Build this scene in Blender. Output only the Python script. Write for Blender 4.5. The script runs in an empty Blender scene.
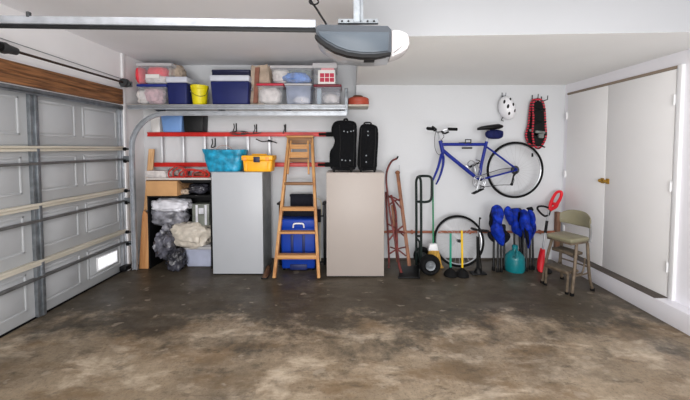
import bpy, bmesh, math, random
from mathutils import Vector, Matrix, noise
from math import radians, sin, cos, pi, tan
random.seed(7)
SC = bpy.context.scene
COL = SC.collection
# ------------------------------------------------------------------ camera geometry (metres; camera at the origin of X/Y looking along +Y)
F, PT, CX, H = 322.0, radians(2.5), 350.0, 1.55
CY = 148 + F * tan(PT)
SN, CS = sin(PT), cos(PT)
YB, XR, XL, ZC = 4.42, 2.93, -2.82, 2.715     # back wall, right wall, left wall, ceiling


def W(px, py, Y):
    """point of the place seen at (px, py) of the photograph, at depth Y"""
    a, b = (px - CX) / F, (CY - py) / F
    d = Vector((a, CS + b * SN, -SN + b * CS))
    t = Y / d.y
    return Vector((d.x * t, Y, H + d.z * t))


def G(px, py):
    """floor point seen at (px, py)"""
    a, b = (px - CX) / F, (CY - py) / F
    d = Vector((a, CS + b * SN, -SN + b * CS))
    t = -H / d.z
    return Vector((d.x * t, d.y * t, 0))


def PX(Y):
    """metres per pixel at depth Y"""
    return Y / F


# ------------------------------------------------------------------ materials
def lin(c):
    return tuple(((v / 255) / 12.92 if v / 255 <= .04045 else ((v / 255 + .055) / 1.055) ** 2.4) for v in c) + (1,)


def mat(name, rgb, rough=.5, metal=0., var=.12, scale=6., bump=0., bscale=40., alpha=1., coat=0., stretch=None, emit=0., spec=.5, rgb2=None):
    m = bpy.data.materials.new(name)
    m.use_nodes = True
    nt = m.node_tree
    N, L = nt.nodes, nt.links
    p = N['Principled BSDF']
    tc = N.new('ShaderNodeTexCoord')
    mp = N.new('ShaderNodeMapping')
    L.new(tc.outputs['Object'], mp.inputs['Vector'])
    if stretch:
        mp.inputs['Scale'].default_value = stretch
    nz = N.new('ShaderNodeTexNoise')
    nz.inputs['Scale'].default_value = scale
    nz.inputs['Detail'].default_value = 5
    L.new(mp.outputs['Vector'], nz.inputs['Vector'])
    rp = N.new('ShaderNodeValToRGB')
    c = lin(rgb)
    if rgb2:
        c1, c2 = lin(rgb2), c
    else:
        c1 = tuple(max(0, v * (1 - var * 1.6)) for v in c[:3]) + (1,)
        c2 = tuple(min(1, v * (1 + var)) for v in c[:3]) + (1,)
    rp.color_ramp.elements[0].color = c1
    rp.color_ramp.elements[0].position = .33
    rp.color_ramp.elements[1].color = c2
    rp.color_ramp.elements[1].position = .67
    L.new(nz.outputs['Fac'], rp.inputs['Fac'])
    L.new(rp.outputs['Color'], p.inputs['Base Color'])
    p.inputs['Roughness'].default_value = rough
    p.inputs['Metallic'].default_value = metal
    p.inputs['Specular IOR Level'].default_value = spec
    p.inputs['Alpha'].default_value = alpha
    p.inputs['Coat Weight'].default_value = coat
    if emit:
        L.new(rp.outputs['Color'], p.inputs['Emission Color'])
        p.inputs['Emission Strength'].default_value = emit
    if bump:
        n2 = N.new('ShaderNodeTexNoise')
        n2.inputs['Scale'].default_value = bscale
        n2.inputs['Detail'].default_value = 4
        L.new(mp.outputs['Vector'], n2.inputs['Vector'])
        b = N.new('ShaderNodeBump')
        b.inputs['Strength'].default_value = bump
        b.inputs['Distance'].default_value = .02
        L.new(n2.outputs['Fac'], b.inputs['Height'])
        L.new(b.outputs['Normal'], p.inputs['Normal'])
    return m


def band_mat(name, ca, cb, scale, axis='Z', rough=.45):
    m = mat(name, ca, rough, var=.05)
    nt = m.node_tree
    N, L = nt.nodes, nt.links
    wv = N.new('ShaderNodeTexWave')
    wv.bands_direction = axis
    wv.inputs['Scale'].default_value = scale
    wv.inputs['Distortion'].default_value = 1.5
    tc = [n for n in N if n.type == 'TEX_COORD'][0]
    L.new(tc.outputs['Object'], wv.inputs['Vector'])
    r = N.new('ShaderNodeValToRGB')
    r.color_ramp.interpolation = 'CONSTANT'
    r.color_ramp.elements[0].color = lin(cb)
    r.color_ramp.elements[1].color = lin(ca)
    r.color_ramp.elements[1].position = .42
    L.new(wv.outputs['Fac'], r.inputs['Fac'])
    L.new(r.outputs['Color'], N['Principled BSDF'].inputs['Base Color'])
    return m


def wood_mat(name, ca, cb, axis, scale=9, rough=.55):
    """grain running along axis"""
    st = [14, 14, 14]
    st['XYZ'.index(axis)] = .9
    return mat(name, ca, rough, rgb2=cb, scale=scale / 4, stretch=st, bump=.15, bscale=8)


M = {}
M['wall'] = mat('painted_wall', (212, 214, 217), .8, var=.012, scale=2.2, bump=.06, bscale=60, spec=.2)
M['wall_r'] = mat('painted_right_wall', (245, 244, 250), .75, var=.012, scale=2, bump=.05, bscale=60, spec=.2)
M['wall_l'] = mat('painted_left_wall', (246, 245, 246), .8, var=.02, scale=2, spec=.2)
M['ceil'] = mat('painted_ceiling', (243, 243, 246), .85, var=.015, scale=1.5, bump=.05, bscale=70, spec=.2)
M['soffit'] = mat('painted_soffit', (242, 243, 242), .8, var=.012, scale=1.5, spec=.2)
M['fascia'] = mat('fascia_dimmed_for_light', (178, 180, 183), .8, var=.012, scale=1.5, spec=.15)  # soffit white darkened to offset the strong lamp light on its front face
M['door_white'] = mat('closet_door_paint', (244, 243, 243), .5, var=.012, scale=2, spec=.3)
M['trim_white'] = mat('white_trim_paint', (238, 238, 240), .5, var=.01)
M['ledge'] = mat('dark_ledge', (84, 76, 70), .7, var=.2, scale=8)
M['gd'] = mat('garage_door_paint', (186, 189, 191), .5, var=.035, scale=3)
M['gd_ridge'] = mat('garage_door_moulding', (189, 192, 195), .5, var=.03, scale=3)
M['galv'] = mat('galvanised_steel', (138, 143, 148), .42, .75, var=.18, scale=14)
M['galv_d'] = mat('dark_galvanised_steel', (62, 64, 66), .55, .4, var=.2, scale=12)
M['galv_l'] = mat('bright_galvanised_steel', (172, 176, 182), .38, .5, var=.12, scale=12)
M['cream'] = wood_mat('cream_wood_rail', (228, 222, 208), (206, 199, 182), 'Y')
M['header'] = wood_mat('stained_header_wood', (172, 118, 74), (84, 52, 28), 'Y', 16)
M['strutm'] = mat('dull_strut_steel', (122, 122, 122), .5, .5, var=.15, scale=9)
M['steel'] = mat('polished_steel', (186, 188, 192), .25, .9, var=.08)
M['black'] = mat('black_plastic', (13, 13, 15), .5, var=.2, spec=.25)
M['black_m'] = mat('black_metal', (15, 16, 18), .45, .1, var=.2, spec=.3)
M['rubber'] = mat('black_rubber', (15, 15, 16), .8, var=.2, spec=.2)
M['red'] = mat('red_fibreglass', (206, 36, 30), .4, var=.1)
M['alu'] = mat('aluminium_rung', (214, 216, 220), .35, .3, var=.06)
M['pine'] = wood_mat('pine_ladder_wood', (208, 158, 100), (170, 114, 64), 'Z')
M['pine_x'] = wood_mat('pine_step_wood', (214, 162, 102), (176, 120, 66), 'X')
M['pine_d'] = wood_mat('weathered_step_wood', (148, 106, 66), (104, 72, 44), 'X')
M['plank'] = wood_mat('pale_plank_wood', (224, 184, 138), (196, 146, 98), 'Z')
M['plank_o'] = wood_mat('orange_plank_wood', (206, 154, 102), (178, 120, 72), 'Z')
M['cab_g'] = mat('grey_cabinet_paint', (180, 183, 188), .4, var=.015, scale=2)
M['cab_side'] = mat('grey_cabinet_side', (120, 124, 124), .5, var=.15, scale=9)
M['cab_t'] = mat('tan_cabinet_paint', (172, 162, 155), .45, var=.015, scale=2)
M['navy'] = mat('navy_plastic', (26, 36, 96), .45, var=.08, spec=.3)
M['navy_d'] = mat('dark_navy_plastic', (26, 30, 72), .45, var=.08)
M['lidw'] = mat('pale_grey_lid', (206, 210, 222), .4, var=.04)
M['yellow'] = mat('yellow_plastic', (238, 222, 24), .4, var=.05)
M['tyellow'] = mat('toolbox_yellow', (246, 178, 20), .4, var=.05)
M['clear'] = mat('clear_bin_plastic', (222, 226, 232), .25, var=.05, alpha=.2)
M['clear_b'] = mat('bluish_clear_plastic', (196, 206, 228), .25, var=.08, alpha=.4)
M['clear_d'] = mat('smoky_clear_plastic', (186, 188, 198), .25, var=.08, alpha=.36)
M['lid_clear'] = mat('clear_lid', (206, 205, 208), .3, var=.04, alpha=.8)
M['lid_red'] = mat('red_lid', (196, 34, 62), .4, var=.06)
M['lid_dred'] = mat('dark_red_lid', (122, 22, 44), .4, var=.06)
M['lid_blue'] = mat('blue_lid', (26, 44, 132), .4, var=.06)
M['cloth_w'] = mat('pale_cloth', (222, 216, 214), .9, var=.14, scale=14, bump=.4, bscale=30)
M['cloth_p'] = mat('pinkish_cloth', (206, 170, 178), .9, var=.25, scale=14, bump=.4)
M['cloth_r'] = mat('coral_red_cloth', (236, 62, 76), .8, var=.12, scale=10, bump=.3)
M['cloth_g'] = mat('grey_blue_cloth', (128, 138, 162), .9, var=.3, scale=16, bump=.4)
M['cloth_b'] = mat('bright_blue_cloth', (74, 128, 206), .8, var=.35, scale=10, bump=.4)
M['cloth_gr'] = mat('dull_green_cloth', (108, 122, 122), .9, var=.3, scale=14, bump=.4)
M['paper'] = mat('white_paper', (236, 234, 232), .8, var=.04)
M['print_red'] = mat('red_print', (196, 50, 78), .6, var=.1)
M['print_pink'] = mat('pink_print', (238, 158, 164), .6, var=.1)
M['bag_tan'] = mat('tan_paper_bag', (184, 166, 148), .8, var=.18, scale=10, bump=.5, bscale=20)
M['bag_brown'] = mat('red_brown_paper', (140, 92, 76), .8, var=.2, scale=10, bump=.4)
M['orange'] = mat('orange_red_vinyl', (168, 66, 42), .5, var=.12)
M['ltblue'] = mat('light_blue_plastic', (116, 156, 214), .4, var=.06)
M['blackbin'] = mat('black_bin_plastic', (20, 21, 23), .45, var=.15, spec=.3)
M['milk'] = mat('milky_plastic', (226, 224, 222), .5, var=.03)
M['shelfwood'] = wood_mat('shelf_board', (206, 198, 186), (176, 166, 150), 'X')
M['teal'] = mat('teal_bag_plastic', (22, 146, 184), .3, var=.3, scale=12, bump=.5, bscale=14)
M['tealjug'] = mat('teal_jug_plastic', (20, 120, 128), .25, var=.12)
M['blueC'] = mat('blue_cooler_plastic', (10, 58, 160), .45, var=.06, spec=.3)
M['blueD'] = mat('dark_blue_groove', (14, 32, 92), .5, var=.06)
M['char'] = mat('charcoal_fabric', (32, 33, 42), .85, var=.12, scale=30, bump=.2, bscale=90, spec=.15)
M['suit'] = mat('black_luggage_fabric', (12, 13, 16), .85, var=.25, scale=40, bump=.25, bscale=120, spec=.15)
M['sledred'] = mat('worn_red_steel', (104, 38, 34), .5, .1, var=.4, scale=20)
M['sledwood'] = wood_mat('old_sled_wood', (150, 98, 66), (98, 60, 40), 'Z')
M['greenm'] = mat('dark_green_metal', (26, 38, 35), .45, .1, var=.15, spec=.3)
M['green'] = mat('green_handle', (28, 128, 84), .4, var=.08)
M['greenP'] = mat('teal_green_handle', (38, 152, 126), .4, var=.08)
M['bristle'] = mat('yellow_bristles', (216, 168, 76), .8, var=.25, scale=6, stretch=(30, 30, 2), bump=.5, bscale=12)
M['yellowP'] = mat('yellow_handle', (240, 196, 34), .4, var=.05)
M['bike'] = mat('blue_bike_paint', (10, 34, 132), .4, .0, var=.1, spec=.3)
M['chrome'] = mat('brushed_alloy', (176, 178, 182), .3, .8, var=.08)
M['spoke'] = mat('spoke_steel', (196, 197, 200), .3, .5, var=.05)
M['seatbag'] = mat('navy_bag_nylon', (20, 28, 78), .75, var=.2, scale=20, spec=.2)
M['campblue'] = mat('royal_blue_nylon', (10, 46, 160), .6, var=.5, scale=14, bump=.5, bscale=22, spec=.2)
M['campblack'] = mat('black_mesh_nylon', (14, 15, 22), .8, var=.2, scale=20, spec=.15)
M['trimred'] = mat('trimmer_red', (226, 22, 40), .4, var=.06)
M['olive'] = mat('olive_vinyl', (132, 127, 104), .45, var=.08, scale=8)
M['stoolm'] = mat('worn_bronze_metal', (112, 98, 82), .45, .3, var=.25, scale=18)
M['tread'] = mat('ribbed_step_rubber', (92, 84, 72), .7, var=.15, scale=20)
M['helmet'] = mat('white_helmet_shell', (236, 236, 240), .3, var=.02)
M['snow'] = band_mat('red_black_snowshoe', (206, 30, 58), (26, 26, 28), 9)
M['strap'] = mat('black_webbing', (22, 24, 24), .8, var=.2, spec=.2)
M['strapg'] = mat('grey_binding', (120, 124, 122), .6, var=.25, scale=20)
M['gold'] = mat('brass', (188, 146, 62), .3, .8, var=.1)
M['pipe'] = mat('reddish_pipe', (166, 100, 72), .45, .1, var=.15, scale=5)
M['postw'] = wood_mat('brown_post_wood', (140, 102, 80), (108, 74, 54), 'Z')
M['card'] = mat('cardboard', (198, 152, 104), .85, var=.06, scale=6)
M['cardd'] = mat('dark_cardboard', (130, 96, 62), .85, var=.1)
M['shelfblack'] = mat('black_shelf', (12, 12, 14), .6, var=.2, spec=.2)
M['shelfpale'] = mat('pale_shelf_top', (206, 200, 196), .6, var=.06)
M['bag_white'] = mat('white_bag_film', (222, 222, 230), .3, var=.1, scale=12, bump=.5, bscale=14)
M['bag_smoke'] = mat('smoky_bag_film', (134, 134, 142), .18, var=.45, scale=9, bump=.8, bscale=12)
M['bag_black'] = mat('black_bag_film', (58, 58, 66), .12, var=.5, scale=7, bump=.9, bscale=10)
M['clear_l'] = mat('pale_lavender_plastic', (206, 212, 236), .25, var=.08, alpha=.72)
M['bag_grey'] = mat('grey_bag_film', (92, 92, 102), .15, var=.6, scale=9, bump=.9, bscale=12)
M['bag_beige'] = mat('beige_bag_film', (208, 199, 186), .35, var=.12, scale=14, bump=.5, bscale=22)
M['cordred'] = mat('red_cord', (206, 52, 44), .5, var=.1)
M['ogrey'] = mat('opener_grey_panel', (66, 76, 86), .35, var=.04, scale=5)
M['osilver'] = mat('opener_silver', (176, 178, 182), .3, .4, var=.05)
M['lens'] = mat('milky_lens', (184, 180, 180), .45, var=.02, spec=.3)
M['leather'] = mat('brown_leather', (92, 64, 44), .6, var=.2)
M['wire'] = mat('dark_wire', (60, 58, 58), .6, var=.1)
M['palestrap'] = mat('pale_strap', (170, 150, 146), .7)
M['pane'] = mat('daylit_frosted_pane', (246, 248, 252), .4, var=.02, emit=.75)


def floor_mat():
    m = bpy.data.materials.new('stained_concrete')
    m.use_nodes = True
    nt = m.node_tree
    N, L = nt.nodes, nt.links
    p = N['Principled BSDF']
    tc = N.new('ShaderNodeTexCoord')

    def nz(scale, detail, rough=.6, off=(0, 0, 0), st=(1, 1, 1), dist=0.):
        mp = N.new('ShaderNodeMapping')
        mp.inputs['Location'].default_value = off
        mp.inputs['Scale'].default_value = st
        L.new(tc.outputs['Object'], mp.inputs['Vector'])
        n = N.new('ShaderNodeTexNoise')
        n.inputs['Scale'].default_value = scale
        n.inputs['Detail'].default_value = detail
        n.inputs['Roughness'].default_value = rough
        n.inputs['Distortion'].default_value = dist
        L.new(mp.outputs['Vector'], n.inputs['Vector'])
        return n.outputs['Fac']

    def ramp(fac, a, ca, b, cb):
        r = N.new('ShaderNodeValToRGB')
        r.color_ramp.elements[0].position = a
        r.color_ramp.elements[0].color = ca
        r.color_ramp.elements[1].position = b
        r.color_ramp.elements[1].color = cb
        L.new(fac, r.inputs['Fac'])
        return r.outputs['Color']

    def mix(fac, a, b, mode='MIX'):
        x = N.new('ShaderNodeMix')
        x.data_type = 'RGBA'
        x.blend_type = mode
        if isinstance(fac, float):
            x.inputs[0].default_value = fac
        else:
            L.new(fac, x.inputs[0])
        for s, v in ((6, a), (7, b)):
            if isinstance(v, tuple):
                x.inputs[s].default_value = v
            else:
                L.new(v, x.inputs[s])
        return x.outputs[2]

    def math_(op, a, b):
        x = N.new('ShaderNodeMath')
        x.operation = op
        for i, v in enumerate((a, b)):
            if isinstance(v, (float, int)):
                x.inputs[i].default_value = v
            else:
                L.new(v, x.inputs[i])
        return x.outputs[0]
    w, k = (1, 1, 1, 1), (0, 0, 0, 1)
    base = ramp(nz(2.2, 8, .65), .3, lin((130, 113, 91)), .7, lin((170, 153, 130)))
    fine = ramp(nz(30, 6, .7, (3, 1, 0)), .3, (.78, .78, .78, 1), .7, (1.12, 1.12, 1.12, 1))
    base = mix(1.0, base, fine, 'MULTIPLY')
    pit = ramp(nz(70, 3, .6, (9, 4, 0)), .56, w, .7, (.62, .6, .58, 1))
    base = mix(1.0, base, pit, 'MULTIPLY')
    # pale worn scuffs
    pale = ramp(nz(2.2, 8, .68, (7, 2, 0), (1, 1.9, 1), .25), .51, k, .66, w)
    base = mix(math_('MULTIPLY', pale, .8), base, lin((206, 190, 168)))
    rust = ramp(nz(1.7, 7, .65, (12, 5, 0), (1, 2.2, 1)), .50, k, .60, w)
    base = mix(math_('MULTIPLY', rust, .6), base, lin((112, 88, 58)))
    dk = ramp(nz(4.2, 6, .7, (21, 6, 0), (1, 2.0, 1), .3), .55, k, .66, w)
    base = mix(math_('MULTIPLY', dk, .6), base, lin((78, 68, 54)))
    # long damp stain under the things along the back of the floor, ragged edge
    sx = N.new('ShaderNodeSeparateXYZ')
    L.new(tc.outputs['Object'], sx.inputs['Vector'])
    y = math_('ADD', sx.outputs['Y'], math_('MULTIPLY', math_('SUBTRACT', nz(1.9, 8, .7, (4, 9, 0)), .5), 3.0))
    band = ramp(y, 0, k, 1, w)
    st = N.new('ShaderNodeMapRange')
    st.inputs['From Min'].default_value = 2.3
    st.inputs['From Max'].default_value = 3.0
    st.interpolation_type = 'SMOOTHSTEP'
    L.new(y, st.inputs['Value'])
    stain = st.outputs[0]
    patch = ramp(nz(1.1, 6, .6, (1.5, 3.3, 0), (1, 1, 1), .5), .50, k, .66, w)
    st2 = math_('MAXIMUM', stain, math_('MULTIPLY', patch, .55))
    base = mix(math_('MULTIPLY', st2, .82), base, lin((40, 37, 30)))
    spots = ramp(nz(6.5, 3, .5, (2, 8, 0), (1, 1.3, 1)), .66, k, .70, w)
    base = mix(math_('MULTIPLY', spots, .4), base, lin((172, 160, 144)))
    L.new(base, p.inputs['Base Color'])
    rr = ramp(nz(2, 5, .6, (5, 5, 0)), .3, (.32, .32, .32, 1), .7, (.62, .62, .62, 1))
    L.new(rr, p.inputs['Roughness'])
    p.inputs['Specular IOR Level'].default_value = .45
    b = N.new('ShaderNodeBump')
    b.inputs['Strength'].default_value = .12
    b.inputs['Distance'].default_value = .01
    L.new(nz(45, 5), b.inputs['Height'])
    L.new(b.outputs['Normal'], p.inputs['Normal'])
    return m


M['floor'] = floor_mat()


# ------------------------------------------------------------------ mesh builder
def catmull(pts, seg=6, closed=False):
    pts = [Vector(p) for p in pts]
    n = len(pts)
    if n < 3:
        return pts
    out = []
    rng = range(n) if closed else range(n - 1)
    for i in rng:
        g = (lambda k: pts[k % n]) if closed else (lambda k: pts[min(max(k, 0), n - 1)])
        p0, p1, p2, p3 = g(i - 1), g(i), g(i + 1), g(i + 2)
        for s in range(seg):
            t = s / seg
            out.append(.5 * ((2 * p1) + (p2 - p0) * t + (2 * p0 - 5 * p1 + 4 * p2 - p3) * t * t + (3 * p1 - p0 - 3 * p2 + p3) * t ** 3))
    if not closed:
        out.append(pts[-1])
    return out


ORG = {}


class MB:
    def __init__(self, xf=None):
        self.bm = bmesh.new()
        self.xf = xf
        self.mi = 0

    def add(self, t):
        if self.xf is not None:
            t.transform(self.xf)
        for f in t.faces:
            f.material_index = self.mi
        me = bpy.data.meshes.new('t')
        t.to_mesh(me)
        t.free()
        self.bm.from_mesh(me)
        bpy.data.meshes.remove(me)
        return self

    def box(self, c, s, bev=.004, rot=None, taper=None, seg=2):
        t = bmesh.new()
        bmesh.ops.create_cube(t, size=1)
        for v in t.verts:
            v.co = Vector((v.co.x * s[0], v.co.y * s[1], v.co.z * s[2]))
            if taper and v.co.z < 0:
                v.co.x *= taper
                v.co.y *= taper
        if bev:
            bmesh.ops.bevel(t, geom=t.edges[:], offset=min(bev, min(s) * .45), segments=seg, affect='EDGES', profile=.5)
        if rot is not None:
            t.transform(rot.to_4x4() if hasattr(rot, 'to_4x4') else rot)
        bmesh.ops.translate(t, vec=Vector(c), verts=t.verts)
        return self.add(t)

    def bb(self, x0, x1, y0, y1, z0, z1, bev=.004, taper=None):
        return self.box(((x0 + x1) / 2, (y0 + y1) / 2, (z0 + z1) / 2), (abs(x1 - x0), abs(y1 - y0), abs(z1 - z0)), bev, taper=taper)

    def px(self, x0, y0, x1, y1, Y, d, bev=.004, taper=None):
        """box whose front face at depth Y covers a region of the photo; d = its depth"""
        ym, xm = (y0 + y1) / 2, (x0 + x1) / 2
        return self.bb(W(x0, ym, Y).x, W(x1, ym, Y).x, Y, Y + d, W(xm, y1, Y).z, W(xm, y0, Y).z, bev, taper)

    def bar(self, p0, p1, w, d, bev=.003, up=(0, 1, 0)):
        """rectangular bar, w across, d along 'up'"""
        p0, p1 = Vector(p0), Vector(p1)
        z = (p1 - p0)
        ln = z.length
        z.normalize()
        y = Vector(up)
        x = y.cross(z).normalized()
        y = z.cross(x).normalized()
        R = Matrix((x, y, z)).transposed()
        return self.box((p0 + p1) / 2, (w, d, ln), bev, R)

    def tube(self, pts, r, n=8, closed=False, smooth=0, cap=True):
        pts = catmull(pts, smooth, closed) if smooth else [Vector(p) for p in pts]
        rs = r if isinstance(r, (list, tuple)) else None
        m = len(pts)
        t = bmesh.new()
        rings = []
        prev = None
        for i, p in enumerate(pts):
            if closed:
                d = pts[(i + 1) % m] - pts[i - 1]
            else:
                d = pts[min(i + 1, m - 1)] - pts[max(i - 1, 0)]
            if d.length < 1e-9:
                d = Vector((0, 0, 1))
            d.normalize()
            if prev is None:
                u = d.orthogonal().normalized()
            else:
                u = (prev - d * prev.dot(d))
                u = u.normalized() if u.length > 1e-6 else d.orthogonal().normalized()
            prev = u
            v = d.cross(u)
            if rs:
                q = i / max(1, m - 1) * (len(rs) - 1)
                k = min(int(q), len(rs) - 2)
                rr = rs[k] + (rs[k + 1] - rs[k]) * (q - k)
            else:
                rr = r
            rings.append([t.verts.new(p + (u * cos(2 * pi * j / n) + v * sin(2 * pi * j / n)) * rr) for j in range(n)])
        for i in range(m if closed else m - 1):
            a, b = rings[i], rings[(i + 1) % m]
            for j in range(n):
                t.faces.new((a[j], a[(j + 1) % n], b[(j + 1) % n], b[j]))
        if cap and not closed:
            t.faces.new(rings[0][::-1])
            t.faces.new(rings[-1])
        bmesh.ops.recalc_face_normals(t, faces=t.faces)
        return self.add(t)

    def lathe(self, prof, c=(0, 0, 0), axis=(0, 0, 1), n=20, sq=None):
        """prof: (radius, height) pairs; sq = (x, y) squash"""
        t = bmesh.new()
        rings = []
        for r, h in prof:
            rings.append([t.verts.new((r * cos(2 * pi * j / n) * (sq[0] if sq else 1), r * sin(2 * pi * j / n) * (sq[1] if sq else 1), h)) for j in range(n)])
        for a, b in zip(rings, rings[1:]):
            for j in range(n):
                t.faces.new((a[j], a[(j + 1) % n], b[(j + 1) % n], b[j]))
        t.faces.new(rings[0][::-1])
        t.faces.new(rings[-1])
        bmesh.ops.remove_doubles(t, verts=t.verts, dist=1e-6)
        t.transform(Vector((0, 0, 1)).rotation_difference(Vector(axis)).to_matrix().to_4x4())
        bmesh.ops.translate(t, vec=Vector(c), verts=t.verts)
        bmesh.ops.recalc_face_normals(t, faces=t.faces)
        return self.add(t)

    def torus(self, c, R, r, axis=(0, 1, 0), n=48, m=8):
        q = Vector((0, 0, 1)).rotation_difference(Vector(axis))
        return self.tube([Vector(c) + q @ Vector((R * cos(2 * pi * i / n), R * sin(2 * pi * i / n), 0)) for i in range(n)], r, m, closed=True)

    def prism(self, poly, off, bev=0.):
        """polygon of 3-D points pushed along off"""
        t = bmesh.new()
        f = t.faces.new([t.verts.new(Vector(p)) for p in poly])
        e = bmesh.ops.extrude_face_region(t, geom=[f])
        bmesh.ops.translate(t, vec=Vector(off), verts=[g for g in e['geom'] if isinstance(g, bmesh.types.BMVert)])
        bmesh.ops.recalc_face_normals(t, faces=t.faces)
        if bev:
            bmesh.ops.bevel(t, geom=t.edges[:], offset=bev, segments=2, affect='EDGES', profile=.5)
        return self.add(t)

    def ppx(self, poly, Y, d, bev=0.):
        return self.prism([W(x, y, Y) for x, y in poly], (0, d, 0), bev)

    def loft(self, rings):
        t = bmesh.new()
        R = [[t.verts.new(Vector(p)) for p in r] for r in rings]
        n = len(R[0])
        for a, b in zip(R, R[1:]):
            for j in range(n):
                t.faces.new((a[j], a[(j + 1) % n], b[(j + 1) % n], b[j]))
        t.faces.new(R[0][::-1])
        t.faces.new(R[-1])
        bmesh.ops.recalc_face_normals(t, faces=t.faces)
        return self.add(t)

    def blob(self, c, r, amp=.18, fr=3., seed=0, sub=4, flat=None, rot=None, power=1.):
        """crumpled soft lump; power<1 squares it off"""
        t = bmesh.new()
        bmesh.ops.create_icosphere(t, subdivisions=sub, radius=1)
        o = Vector((seed * 3.7, seed * 1.3, seed * 7.1))
        for v in t.verts:
            d = v.co.normalized()
            if power != 1:
                q = Vector([math.copysign(abs(x) ** power, x) for x in d])
            else:
                q = d.copy()
            k = 1 + amp * (noise.noise(d * fr + o) + .55 * abs(noise.noise(d * fr * 2.3 + o)) + .3 * noise.noise(d * fr * 5 + o))
            v.co = Vector((q.x * r[0], q.y * r[1], q.z * r[2])) * k
            if flat is not None and v.co.z < -r[2] * flat:
                v.co.z = -r[2] * flat
        if rot is not None:
            t.transform(rot.to_4x4())
        bmesh.ops.translate(t, vec=Vector(c), verts=t.verts)
        return self.add(t)

    def build(self, name, ms, parent=None, loc=None, sharp=35):
        me = bpy.data.meshes.new(name)
        org = Vector(loc) if loc is not None else (ORG[parent.name] if parent is not None else Vector((0, 0, 0)))
        bmesh.ops.translate(self.bm, vec=-org, verts=self.bm.verts)
        self.bm.to_mesh(me)
        self.bm.free()
        for k in (ms if isinstance(ms, (list, tuple)) else [ms]):
            me.materials.append(M[k] if isinstance(k, str) else k)
        me.shade_smooth()
        me.set_sharp_from_angle(angle=radians(sharp))
        o = bpy.data.objects.new(name, me)
        COL.objects.link(o)
        if parent is not None:
            o.parent = parent
        else:
            o.location = org
        ORG[o.name] = org
        return o


def tag(o, label=None, cat=None, group=None, kind=None):
    if label:
        o['label'] = label
    if cat:
        o['category'] = cat
    if group:
        o['group'] = group
    if kind:
        o['kind'] = kind
    return o


def thing(name, label, cat, loc=(0, 0, 0), group=None):
    o = bpy.data.objects.new(name, None)
    COL.objects.link(o)
    o.location = Vector(loc)
    o.empty_display_size = .1
    ORG[o.name] = Vector(loc)
    return tag(o, label, cat, group)


def struct(name, mb, m, label=None, loc=None):
    o = mb.build(name, m, loc=loc)
    o['kind'] = 'structure'
    if label:
        o['label'] = label
    return o


def Rz(a):
    return Matrix.Rotation(a, 4, 'Z')


# ================================================================== THE SETTING
YF = -2.6
b = MB(); b.bb(-3.2, 3.4, YF, 4.8, -.12, 0, 0)
struct('floor', b, 'floor', 'stained brown concrete garage floor')
LEDGE_Z = 2.215
XS = .085                                     # left end of the dropped soffit
b = MB()
b.bb(-3.1, 3.2, YB, 4.72, 0, LEDGE_Z, 0)       # lower wall
b.bb(XS, 3.2, YB, 4.72, LEDGE_Z, ZC + .1, 0)   # full height under the soffit
b.bb(-3.1, XS, 4.60, 4.72, LEDGE_Z, ZC + .1, 0)  # recess behind the storage shelf
struct('wall_back', b, 'wall', 'white painted back wall with a recess above the storage shelf')
b = MB(); b.bb(XR, XR + .15, YF, 4.6, 0, ZC + .1, 0)
struct('wall_right', b, 'wall_r', 'white painted right wall around the closet doors')
b = MB(); b.bb(2.80, XR, YF, YB, 0, .172, .004)
struct('trim_1', b, 'wall_r', 'white raised foundation kerb along the right wall')
b = MB(); b.bb(2.796, XR, 2.90, YB, .172, .178, .002)
struct('trim_2', b, 'ledge', 'dark ledge strip below the closet doors')
b = MB()
b.bb(XL - .18, XL, YF, 4.7, 2.07, ZC + .1, 0)
b.bb(XL - .18, XL, 4.03, 4.7, 0, 2.07, 0)
struct('wall_left', b, 'wall_l', 'off-white wall above the garage door')
b = MB(); b.bb(XL - .02, XL + .02, 4.01, 4.06, 0, ZC, .004)
struct('trim_3', b, 'trim_white', 'white vertical jamb strip beside the garage door')
b = MB(); b.bb(-3.2, 3.4, YF, 4.8, ZC, ZC + .12, 0)
struct('ceiling', b, 'ceil', 'grey white flat ceiling')
ZS = H + .855
b = MB(); b.prism([(XS, 2.525, ZS), (XR, 2.40, ZS), (XR, YB, ZS), (XS, YB, ZS)], (0, 0, ZC - ZS))
b.mi = 1; b.prism([(XS, 2.523, ZS + .001), (XR, 2.398, ZS + .001), (XR, 2.402, ZS + .001), (XS, 2.527, ZS + .001)], (0, 0, ZC - ZS - .002))  # thin front sheet carrying the darkened soffit colour
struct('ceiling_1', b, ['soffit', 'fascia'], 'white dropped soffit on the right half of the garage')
b = MB(); b.bb(-2.8, 2.73, YB - .012, YB, 0, .022, .002)
struct('baseboard_back', b, 'ledge', 'thin dark joint strip at the foot of the back wall')
b = MB()
for k in range(2):
    z0 = 2.085 + k * .092
    b.bb(XL, XL + .035, -.6, 3.985, z0, z0 + .09, .004)
struct('trim_4', b, 'header', 'brown stained wooden header boards above the garage door')
b = MB(); b.bb(XL - .01, XL + .028, -.6, 4.0, 2.262, 2.285, .003)
struct('trim_5', b, 'trim_white', 'white moulding over the wooden header boards')

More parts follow.
